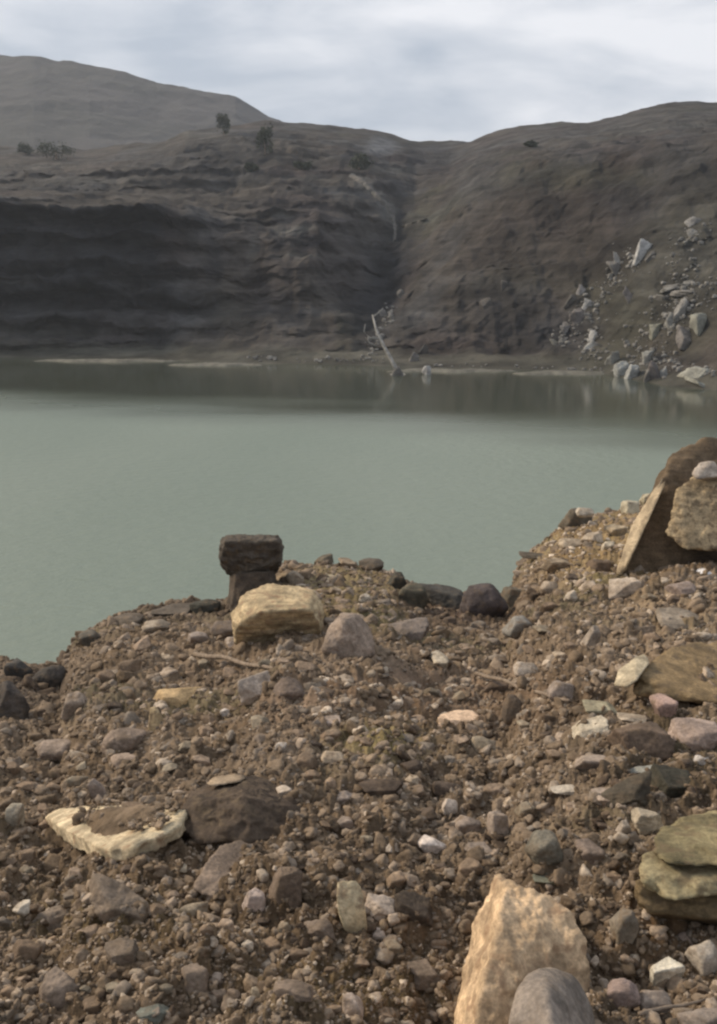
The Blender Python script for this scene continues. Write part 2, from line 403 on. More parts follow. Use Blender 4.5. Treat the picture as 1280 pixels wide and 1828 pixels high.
# low mud bars lying just off the far shore
def mud_bar(px0, px1, py, thick_px, seed):
    n = 60; r = np.random.default_rng(seed); vs = []; fs = []
    xs = np.linspace(px0, px1, n)
    for i, px in enumerate(xs):
        e_ = math.sin(math.pi * i / (n - 1)) ** .5 if 0 < i < n - 1 else 0.02
        pyy = py + 2.0 * perlin(np.array([[px / 60., seed, 0]]))[0]
        Y = shoreY(pyy); wd = e_ * thick_px * Y * Y / (F * EYE) * .5 * (1 + .5 * perlin(np.array([[px / 25., seed, 3]]))[0])
        x = at(px, pyy, Y)[0]
        for k, (dy, z) in enumerate(((-1, -.1), (-.5, .16), (.3, .24), (1, -.1))):
            vs.append((x, Y + dy * wd, z * (e_ if z > 0 else 1) + (r.random() - .5) * .06 * (z > 0)))
        if i: 
            for k in range(3): a = (i - 1) * 4 + k; fs.append((a, a + 4, a + 5, a + 1))
    m_ = bpy.data.meshes.new('mud_bar'); m_.from_pydata(vs, [], fs); m_.polygons.foreach_set('use_smooth', [True] * len(fs))
    return tag(link('mud_bar', m_, M_mud), kind='structure')
mud_bar(430, 700, 647, 5, 1); mud_bar(60, 320, 645, 3, 2); mud_bar(690, 925, 663, 4, 3); mud_bar(915, 1100, 667, 5, 4)
mud_bar(300, 470, 652, 3, 5)

# ------------------------------------------------------------------ near rubble bank
crest = [(-7000, 1200, 9.0), (-1500, 1230, 8.5), (-600, 1225, 8.4), (-60, 1195, 8.4), (0, 1190, 8.4), (105, 1200, 8.5), (135, 1146, 9.0), (200, 1106, 9.6), (260, 1090, 10.0),
         (330, 1082, 10.3), (400, 1076, 10.3), (440, 1056, 10.5), (510, 1012, 10.8), (640, 1014, 10.8), (700, 1028, 10.7), (760, 1062, 10.4),
         (850, 1066, 10.6), (905, 1066, 10.9), (935, 1000, 12.2), (1000, 945, 13.4), (1050, 925, 13.8), (1100, 915, 14.0), (1190, 893, 14.2), (1280, 880, 14.4),
         (1900, 840, 15), (3000, 830, 15), (8000, 800, 15)]
kx = np.array([c[0] for c in crest], float)
bpx = np.concatenate([np.linspace(-7000, -1900, 40, endpoint=False), np.linspace(-1900, -400, 160, endpoint=False), np.linspace(-400, 0, 80, endpoint=False), np.linspace(0, 1280, 560, endpoint=False),
                      np.linspace(1280, 1700, 80, endpoint=False), np.linspace(1700, 3400, 180, endpoint=False), np.linspace(3400, 8000, 40)])
cpy = np.interp(bpx, kx, [c[1] for c in crest]); cY = np.interp(bpx, kx, [c[2] for c in crest])
Z0, Y0 = 4.4, 0.6
v = (cpy - CY) / F; cz = EYE + (-SP - v * CP) / (CP - v * SP) * cY
slope = (cz - Z0) / (cY - Y0)
rowsP = []
uB = (bpx - CX) / F
NF = 430
last = None
front = []
for i in range(NF):
    s = i / (NF - 1); s_ = s ** .92
    py = 2500 * (1 - s_) + cpy * s_
    v = (py - CY) / F; ry = CP - v * SP; k = -(-SP - v * CP) / ry
    Y = (EYE - Z0 + slope * Y0) / (k + slope)
    front.append(np.stack([uB / ry * Y, Y, EYE - k * Y], 1))
front = np.array(front)
back = []                                    # behind the viewer, so the ground goes on
for yb in (-60, -20, -6, -2, -.5):
    f0 = front[0]; back.append(np.stack([f0[:, 0] * (1 + (f0[:, 1] - yb) * .5), np.full(len(bpx), yb), np.full(len(bpx), Z0) + np.where(yb < -3, 1.0, 0.0)], 1))
far = []
c0 = front[-1]; ry0 = CP - (cpy - CY) / F * SP
for i in range(1, 56):
    d = i * .02 + (i / 55.) ** 2 * 6.6
    far.append(np.stack([uB / ry0 * (c0[:, 1] + d), c0[:, 1] + d, c0[:, 2] - (.8 * d) + .25 * (1 - np.exp(-d * 2.5))], 1))
B = np.concatenate([np.array(back), front, np.array(far)]); rb, cb = B.shape[:2]
Q3 = B.reshape(-1, 3).copy()
pts2 = Q3.copy(); pts2[:, 2] = 0
rowi = np.repeat(np.arange(rb), cb)
cf = 1 - np.exp(-((rowi - (5 + NF)) / 26.0) ** 2) * .55
lump = fbm(pts2 * 1.1 + 3, 3) * .11 * cf + fbm(pts2 * 3.1 + 7, 4, .6) * .155 * cf
clod = (fbm(pts2 * 8.0, 5, .65, True) - .3) * .062 + np.abs(perlin(pts2 * 19)) * .026
Q3[:, 2] += (lump + clod) * (rowi >= 4) + (rowi < 4) * fbm(pts2 * .3, 2) * .5
bank_me = grid_mesh('rubble_bank', Q3, rb, cb)
qd = Q3[:, 1] * CP - (Q3[:, 2] - EYE) * SP; qd = np.where(qd < .3, .3, qd)
gx = CX + F * Q3[:, 0] / qd; gy = CY - F * (Q3[:, 1] * SP + (Q3[:, 2] - EYE) * CP) / qd
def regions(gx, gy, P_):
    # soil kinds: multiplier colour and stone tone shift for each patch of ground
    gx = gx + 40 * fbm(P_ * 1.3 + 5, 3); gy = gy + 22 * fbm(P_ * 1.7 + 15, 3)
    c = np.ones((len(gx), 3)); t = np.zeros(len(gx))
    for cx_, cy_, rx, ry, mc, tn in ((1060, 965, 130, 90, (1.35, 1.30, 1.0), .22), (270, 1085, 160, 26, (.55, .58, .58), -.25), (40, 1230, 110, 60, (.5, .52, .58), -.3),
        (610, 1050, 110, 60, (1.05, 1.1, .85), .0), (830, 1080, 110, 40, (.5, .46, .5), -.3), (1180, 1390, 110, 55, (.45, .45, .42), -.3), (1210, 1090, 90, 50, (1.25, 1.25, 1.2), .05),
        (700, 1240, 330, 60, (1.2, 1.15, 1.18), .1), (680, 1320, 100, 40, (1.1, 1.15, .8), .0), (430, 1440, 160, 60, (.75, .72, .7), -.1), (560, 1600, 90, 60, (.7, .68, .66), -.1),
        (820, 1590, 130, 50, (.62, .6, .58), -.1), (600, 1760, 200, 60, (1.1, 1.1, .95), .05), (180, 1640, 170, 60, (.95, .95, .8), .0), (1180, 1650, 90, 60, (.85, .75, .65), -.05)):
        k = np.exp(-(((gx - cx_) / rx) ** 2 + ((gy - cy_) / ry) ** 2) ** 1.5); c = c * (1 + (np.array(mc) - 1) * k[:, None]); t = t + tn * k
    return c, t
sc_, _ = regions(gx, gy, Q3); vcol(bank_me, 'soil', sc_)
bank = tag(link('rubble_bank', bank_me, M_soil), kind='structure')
BANK = BVHTree.FromPolygons([tuple(v_) for v_ in Q3], [tuple(p.vertices) for p in bank_me.polygons])
GR = Q3.reshape(rb, cb, 3)
def hit(tree, px, py):
    d = Vector(ray(px, py)).normalized(); h = tree.ray_cast(Vector((0, 0, EYE)), d); return h[0]

# ------------------------------------------------------------------ rocks
_ico = {}
def ico(n):
    if n not in _ico:
        bm = bmesh.new(); bmesh.ops.create_icosphere(bm, subdivisions=n, radius=1)
        _ico[n] = (np.array([v_.co[:] for v_ in bm.verts]), [tuple(v_.index for v_ in f.verts) for f in bm.faces]); bm.free()
    return _ico[n]
def hull_planes(pts):
    bm = bmesh.new()
    for p in pts: bm.verts.new(p)
    bmesh.ops.convex_hull(bm, input=bm.verts); bm.normal_update()
    res = []
    for f in bm.faces:
        n = f.normal; h = n.dot(f.verts[0].co)
        if h > 1e-4 and all((n - Vector(r[:3])).length > .02 for r in res): res.append((n.x, n.y, n.z, h))
    bm.free(); return np.array(res)
def rock_verts(planes, n, seed, p=18, amp=.06, fine=.02, strata=0.0, asp=(1, 1, 1)):
    d, faces = ico(n)
    dots = np.maximum(d @ planes[:, :3].T, 1e-6) / planes[:, 3]
    r = ((dots ** p).sum(1)) ** (-1 / p)
    v_ = d * r[:, None]
    o = seed * 3.71
    q_ = v_ * np.asarray(asp)
    disp = fbm(q_ * 1.9 + o, 4, .55) * amp * 2 + fbm(q_ * 6 + o, 5, .62) * fine * 1.6 + (fbm(q_ * 3.4 + o + 9, 4, .55, True) - .35) * fine * 1.5
    if strata:
        disp += strata * (np.abs(((v_[:, 2] * 3.2 + .5 * fbm(v_ * 1.5 + o, 2)) % 1) - .5) * 2 - .5)
    v_ = v_ * (1 + disp)[:, None]
    return v_, faces
def mk_mesh(name, v_, faces, flat=False, ang=32):
    me_ = bpy.data.meshes.new(name); me_.from_pydata(v_.tolist(), [], faces)
    me_.polygons.foreach_set('use_smooth', [not flat] * len(faces)); 
    me_.update(); return me_
def rand_planes(seed, k=11, jitter=.35, flat=1.0):
    r = np.random.default_rng(seed); n_ = r.normal(size=(k, 3)); n_ /= np.linalg.norm(n_, axis=1)[:, None]
    extra = np.array([[1, 0, 0], [-1, 0, 0], [0, 1, 0], [0, -1, 0], [0, 0, 1], [0, 0, -1]], float)
    extra += r.normal(size=extra.shape) * .22; extra /= np.linalg.norm(extra, axis=1)[:, None]
    n_ = np.concatenate([n_, extra]); h = 1 - jitter * r.random(len(n_))
    return np.concatenate([n_, h[:, None]], 1)
def norm_box(v_):
    lo, hi = v_.min(0), v_.max(0); return (v_ - (lo + hi) / 2) / (hi - lo)
UNIT = []
for s_ in range(16):
    angular = s_ % 2 == 0
    v_, f_ = rock_verts(rand_planes(100 + s_, 9 if angular else 16, .42 if angular else .22), 4, s_, 70 if angular else 16, .05, .028)
    UNIT.append((norm_box(v_), f_, angular))
UNIT_ME = [mk_mesh('loose_stone', a, b_) for a, b_, _ in UNIT]
for m_ in UNIT_ME: m_.materials.append(M_stone)

PLACED = []                                   # (px, py, w, h) of every rock placed by hand
ITEMS = []
def rk(x0, y0, x1, y1, color, label, kind='block', seed=0, cat='rock', name='rock', mat=None, tree=None, bury=.35, tilt=0, group=None, Y=None, res=None, p=None, tint=1.0):
    tree = tree or BANK
    if tree is not BANK: color = tuple(q * .72 for q in color); seed = seed * 8; bury = .8; kind = 'block' if kind == 'round' else kind
    cxp = (x0 + x1) / 2
    if Y is None:
        h = hit(tree, cxp, y1 - .12 * (y1 - y0))
        if h is None: h = Vector(at(cxp, y1, 11.0))
        Y = h.y
    base = Vector(at(cxp, y1, Y))
    d_, yy, zz = ray(cxp, y1); th = math.atan2(-zz, yy); dist = (base - Vector((0, 0, EYE))).length
    m = dist / F / math.sqrt(1 + ((y1 - CY) / F) ** 2 + ((cxp - CX) / F) ** 2) ** 0
    depthcam = base.y * CP - (base.z - EYE) * SP
    m = depthcam / F
    W = (x1 - x0) * m; V = (y1 - y0) * m
    sth, cth = math.sin(th), max(.3, math.cos(th))
    if kind == 'flat':
        hh = .34 * V / cth; D = (V - hh * cth) / max(sth, .12)
        D = min(D, 1.6 * W)
    else:
        D = min(.85 * W, .55 * V / max(sth, .12)); hh = (V - D * sth * .85) / cth
    D = max(D, .3 * W)
    Htot = hh * (1 + bury)
    if tree is not BANK:
        v_, f_ = rock_verts(rand_planes(700 + seed, 7, .6), 4, seed * .37, 60, .12, .06)
        o = link(name, mk_mesh(name, norm_box(v_) * (W, D, Htot), f_), mat)
        o.location = (base.x, base.y + D * .42, base.z + hh - Htot / 2); o.rotation_euler = (tilt * .5, tilt * 2.2, tilt)
        o.color = tuple(color) + (1,)
        return tag(o, label, cat, group)
    big = (x1 - x0) > 58 or kind == 'flat' and (x1 - x0) > 50
    if big or res:
        pl = rand_planes(500 + seed, 8 if kind != 'round' else 20, .4 if kind != 'round' else .2)
        if kind == 'flat': pl = rand_planes(500 + seed, 7, .35)
        v_, f_ = rock_verts(pl, res or 5, seed, p or (80 if kind != 'round' else 13), .06 if kind != 'flat' else .035, .03, 0.0, np.array([W, D, Htot]) / sorted((W, D, Htot))[1])
        v_ = norm_box(v_) * (W, D, Htot)
        me_ = mk_mesh(name, v_, f_); o = link(name, me_, mat or M_hero)
    else:
        i = (seed * 2 + (1 if kind == 'round' else 0)) % 16
        o = link(name, UNIT_ME[i] if mat is None else UNIT_FAR[i]); o.scale = (W, D, Htot)
    o.location = (base.x, base.y + D * .42, base.z + hh - Htot / 2)
    o.rotation_euler = (0, tilt, 0)
    o.color = (color[0] * tint, color[1] * tint, color[2] * tint, 1)
    tag(o, label, cat, group)
    if tree is BANK: PLACED.append((cxp, (y0 + y1) / 2, x1 - x0, y1 - y0))
    return o
UNIT_FAR = [m_.copy() for m_ in UNIT_ME]
for m_ in UNIT_FAR: m_.materials.clear(); m_.materials.append(M_far)

def hull(pts, color, label, cat='boulder', name='boulder', mat=None, seed=0, p=26, amp=.03, fine=.02, strata=0.0, res=6, parent=None, part=False, mark=True, world=None):
    p = p * 2.6 if p > 12 else p * 1.5; amp *= 1.15
    W3 = np.array(world) if world else np.array([at(*q) for q in pts]); mark = mark and not world; lo, hi = W3.min(0), W3.max(0); c = (lo + hi) / 2; s = (hi - lo) / 2
    U = (W3 - c) / s
    cen = U.mean(0)
    pl = hull_planes([Vector(u) for u in (U - cen)])
    v_, f_ = rock_verts(pl, res, seed, p, amp, fine, strata, s / np.sort(s)[1])
    v_ = (v_ + cen) * s
    o = link(name, mk_mesh(name, v_, f_), mat or M_hero, parent)
    o.location = c if not parent else Vector(c) - parent.location
    o.color = tuple(color) + (1,)
    if part:
        if label: o['label'] = label
    else: tag(o, label, cat)
    if mark:
        xs = [q[0] for q in pts]; ys = [q[1] for q in pts]
        PLACED.append(((min(xs) + max(xs)) / 2, (min(ys) + max(ys)) / 2, max(xs) - min(xs), max(ys) - min(ys)))
    return o
CREAM, TAN, PINK, GREYB, BRN, DARK, WHITE, YEL, KHAKI, PEACH = ((.56, .42, .28), (.34, .25, .17), (.38, .28, .22), (.22, .18, .15), (.20, .14, .10),
    (.052, .042, .035), (.68, .60, .50), (.46, .36, .20), (.33, .29, .16), (.72, .52, .36))

# --- the big ones
Yb = hit(BANK, 450, 1085).y
root = hull([(388, 975, Yb + .9), (400, 953, Yb + .9), (498, 953, Yb + .9), (508, 975, Yb + .9), (500, 1020, Yb + .85), (470, 1040, Yb + .8), (402, 1028, Yb + .85), (392, 1000, Yb + .5), (505, 1000, Yb + .5),
      (400, 965, Yb + .4), (498, 963, Yb + .4), (450, 1038, Yb + .5), (400, 965, Yb + 1.2), (495, 965, Yb + 1.2), (405, 1018, Yb + 1.1), (480, 1030, Yb + 1.1)],
     (.092, .078, .063), 'dark flat-topped boulder standing up against the green water', seed=1, p=11, amp=.06, fine=.05, mat=M_rough)
hull([(412, 1018, Yb + .9), (490, 1014, Yb + .8), (404, 1095, Yb + .9), (500, 1090, Yb + .7), (420, 1026, Yb + .45), (480, 1020, Yb + .4), (410, 1095, Yb + .3), (496, 1090, Yb + .3)],
     (.085, .066, .05), 'dark rock wedged beneath the flat-topped boulder at the water edge', cat='rock', name='rock', seed=2, amp=.05)
Yc = hit(BANK, 490, 1148).y
hull([(418, 1125, Yc + .1), (412, 1100, Yc + .3), (430, 1062, Yc + .5), (478, 1040, Yc + .75), (560, 1052, Yc + .7), (578, 1080, Yc + .5), (574, 1125, Yc + .2), (540, 1155, Yc + .35),
      (450, 1158, Yc + .3), (425, 1165, Yc + .4), (570, 1165, Yc + .5), (470, 1090, Yc), (550, 1088, Yc + .05), (500, 1050, Yc + .95), (440, 1150, Yc + .9), (565, 1150, Yc + .9), (430, 1100, Yc + .1)],
     (.52, .405, .245), 'large cream and yellow layered boulder below the dark one', mat=M_rust, seed=3, strata=.03, p=20, amp=.05)
Yd = hit(BANK, 620, 1172).y
hull([(572, 1165, Yd), (585, 1115, Yd + .15), (610, 1092, Yd + .3), (645, 1095, Yd + .35), (668, 1130, Yd + .3), (672, 1172, Yd + .1), (620, 1182, Yd - .05),
      (590, 1170, Yd + .6), (660, 1170, Yd + .6), (615, 1110, Yd + .05)], (.30, .235, .185), 'rounded grey-pink boulder just right of the layered cream one', seed=4, p=10, amp=.07)
# wedge boulder and its neighbours at the bottom edge
hull([(884, 1570, 2.40), (906, 1582, 2.18), (872, 1725, 1.93), (852, 1800, 1.82), (806, 1870, 1.95), (822, 1760, 2.12), (850, 1650, 2.28),
      (850, 1900, 1.74), (968, 1600, 2.16), (994, 1608, 2.16), (1032, 1655, 2.10), (1046, 1700, 2.06), (1058, 1790, 1.98), (1050, 1900, 1.84),
      (890, 1900, 2.3), (1040, 1900, 2.35), (830, 1880, 2.2), (900, 1610, 2.5), (1000, 1660, 2.5)],
     (.56, .405, .255), 'tall cream wedge boulder with a bright sharp left edge', seed=5, p=60, amp=.035, fine=.065, mat=M_rust)
hull([(905, 1800, 1.62), (930, 1740, 1.72), (975, 1715, 1.80), (1030, 1738, 1.80), (1062, 1800, 1.72), (1070, 1880, 1.62), (895, 1880, 1.55), (980, 1770, 1.60),
      (1000, 1880, 1.48), (930, 1880, 1.9), (1050, 1880, 1.9)], (.25, .21, .175), 'smooth grey stone leaning on the front of the cream wedge boulder', cat='stone', name='stone', seed=6, p=9, amp=.03)
# leaning slab at the right edge
Ye = hit(BANK, 1130, 1024).y
hull([(1098, 1026, Ye), (1190, 845, Ye + .4), (1194, 815, Ye + .65), (1228, 792, Ye + .75), (1275, 782, Ye + .8), (1420, 800, Ye + .9), (1420, 1040, Ye + .2),
      (1240, 1040, Ye), (1215, 930, Ye + .15), (1110, 1026, Ye + .8), (1400, 1030, Ye + 1.2), (1210, 820, Ye + 1.1)],
     (.14, .10, .062), 'big dark brown slab leaning up at the right edge over the water', cat='boulder', seed=7, p=45, amp=.05, fine=.035, mat=M_rough)
hull([(1098, 1024, Ye - .02), (1114, 1026, Ye - .12), (1140, 940, Ye + .12), (1196, 846, Ye + .22), (1186, 842, Ye + .36), (1128, 936, Ye + .26), (1172, 864, Ye + .34),(1108, 1030, Ye + .1)],
     (.44, .35, .235), 'thin pale strip painting the lit left face of the leaning slab', cat='rock', name='rock', seed=8, p=20, amp=.03, res=5)  # added strip; its pale colour stands for light on the slab's narrow face
hull([(1188, 950, Ye - .15), (1212, 872, Ye + .05), (1240, 848, Ye + .15), (1420, 838, Ye + .1), (1430, 985, Ye - .3), (1222, 980, Ye - .3),
      (1230, 960, Ye + .5), (1390, 960, Ye + .5)], (.37, .285, .175), 'blocky tan boulder in front of the dark leaning slab', seed=9, p=26, amp=.07, fine=.04, mat=M_rough)
hull([(1232, 846, Ye - .02), (1246, 826, Ye + .1), (1275, 820, Ye + .1), (1290, 850, Ye), (1240, 856, Ye - .1), (1280, 860, Ye + .3)], (.42, .36, .30),
     'small pale stone on top of the tan boulder', cat='stone', name='stone', seed=10, p=12, res=4)
# ochre boulder, right edge middle
Yo = hit(BANK, 1200, 1246).y
hull([(1132, 1236, Yo), (1138, 1205, Yo + .1), (1170, 1172, Yo + .35), (1220, 1150, Yo + .6), (1300, 1142, Yo + .8), (1400, 1170, Yo + .7), (1410, 1260, Yo), (1260, 1255, Yo - .15), (1180, 1248, Yo - .08),
      (1150, 1250, Yo + .7), (1390, 1250, Yo + .8)], (.255, .18, .095), 'broad ochre-brown boulder at the right edge above the pink rock', seed=11, p=12, amp=.09, fine=.05, mat=M_rough)
hull([(1094, 1224, Yo + .02), (1104, 1196, Yo + .15), (1135, 1172, Yo + .25), (1152, 1166, Yo + .35), (1160, 1182, Yo + .2), (1136, 1215, Yo - .02), (1118, 1228, Yo - .05), (1140, 1215, Yo + .4)],
     (.50, .42, .29), 'pale yellowish angular rock at the left end of the ochre boulder', cat='rock', name='rock', seed=12, res=5)
# olive layered boulder
Yv = hit(BANK, 1200, 1660).y
r_ = bpy.data.objects.new('layered_boulder', None); C.objects.link(r_); r_.location = at(1200, 1640, Yv)
tag(r_, 'olive-green boulder of rough stacked layers at the right edge', 'boulder')
hull([(1140, 1572, Yv + .02), (1155, 1628, Yv - .04), (1420, 1655, Yv - .05), (1420, 1560, Yv + .1), (1165, 1556, Yv + .1), (1180, 1680, Yv + .3), (1420, 1680, Yv + .4)],
     (.18, .13, .07), None, name='lower_layer', seed=13, parent=r_, part=True, res=6, mark=False, p=32, amp=.07, fine=.05, mat=M_moss)
hull([(1134, 1560, Yv), (1152, 1524, Yv + .1), (1200, 1512, Yv + .16), (1420, 1500, Yv + .2), (1420, 1580, Yv - .04), (1200, 1604, Yv - .06), (1150, 1588, Yv - .03), (1200, 1570, Yv + .45), (1420, 1580, Yv + .5)],
     (.37, .31, .18), None, name='middle_layer', seed=14, parent=r_, part=True, res=6, mark=False, p=28, amp=.08, fine=.05, mat=M_moss)
hull([(1164, 1530, Yv + .04), (1170, 1476, Yv + .22), (1240, 1452, Yv + .36), (1420, 1430, Yv + .4), (1420, 1540, Yv), (1215, 1548, Yv - .02), (1220, 1530, Yv + .6), (1420, 1540, Yv + .65)],
     (.28, .235, .13), None, name='upper_layer', seed=15, parent=r_, part=True, res=6, mark=False, p=32, amp=.08, fine=.05, mat=M_moss)
PLACED.append((1220, 1550, 180, 200))
# curved pale slab, left
Yk = hit(BANK, 200, 1535).y
def gpt(px, py, dz):                       # a point just above the ground seen at a photo pixel
    h = hit(BANK, px, py); return (h.x, h.y, h.z + dz)
outl = [(84, 1462), (92, 1488), (112, 1514), (146, 1531), (190, 1536), (236, 1529), (280, 1514), (322, 1496), (336, 1480), (296, 1462), (112, 1453)]
gp_ = np.array([gpt(a, b_, 0) for a, b_ in outl]); pl_, *_ = np.linalg.lstsq(np.c_[gp_[:, :2], np.ones(len(gp_))], gp_[:, 2], rcond=None)
def slab_z(x, y): return pl_[0] * x + pl_[1] * y + pl_[2] + .035
hull(None, (.62, .51, .34), 'flat cream slab with curved front edge half covered by soil', cat='slab', name='curved_slab', seed=31, p=40, amp=.035, fine=.045, mat=M_rust, res=6,
     world=[(x, y, slab_z(x, y) + d) for (a, b_) in outl for (x, y, _) in [gpt(a, b_, 0)] for d in (.03, -.03)])
PLACED.append((208, 1495, 250, 80))
heap = [(122, 1450), (146, 1478), (156, 1500), (178, 1511), (206, 1511), (240, 1499), (270, 1486), (304, 1473), (330, 1460), (230, 1446)]
o = hull(None, (.15, .11, .075), 'low heap of brown soil lying on the flat cream slab', cat='soil heap', name='soil_heap', mat=M_soil, seed=32, p=5, amp=.10, fine=.07, res=6,
     world=[(x, y, slab_z(x, y) + .01) for (a, b_) in heap for (x, y, _) in [gpt(a, b_, 0)]] + [(x, y, slab_z(x, y) + .085) for (a, b_) in ((190, 1482), (270, 1474)) for (x, y, _) in [gpt(a, b_, 0)]])
vcol(o.data, 'soil', np.ones((len(o.data.vertices), 3)))

# dark block left of centre, with a pale cap chip
Yf = hit(BANK, 430, 1502).y
Yf -= .14
hull([(314, 1478, Yf + .12), (332, 1428, Yf + .28), (370, 1396, Yf + .5), (450, 1382, Yf + .6), (512, 1400, Yf + .55), (542, 1440, Yf + .36), (534, 1486, Yf + .15), (440, 1506, Yf), (366, 1506, Yf),
      (340, 1500, Yf + .5), (530, 1500, Yf + .6), (430, 1420, Yf + .2), (520, 1440, Yf + .25)], (.082, .060, .043), 'large dark brown block right of the pale slab with the curved edge', seed=16, p=24, amp=.07, fine=.05, mat=M_rough)
hull([(366, 1398, Yf + .38), (380, 1386, Yf + .5), (430, 1380, Yf + .58), (446, 1386, Yf + .5), (430, 1396, Yf + .38), (380, 1404, Yf + .34), (400, 1400, Yf + .5)],
     (.38, .29, .20), 'flat pale chip lying on top of the large dark block', cat='stone', name='stone', seed=17, res=4)
Yg = hit(BANK, 400, 1592).y
hull([(344, 1588, Yg), (362, 1545, Yg + .1), (392, 1510, Yg + .25), (430, 1500, Yg + .32), (468, 1522, Yg + .3), (480, 1575, Yg + .15), (430, 1610, Yg - .03), (380, 1600, Yg - .02), (380, 1600, Yg + .4), (470, 1600, Yg + .4)],
     (.27, .205, .155), 'grey-tan boulder with sloping top just below the dark block', seed=18, p=22, amp=.06)

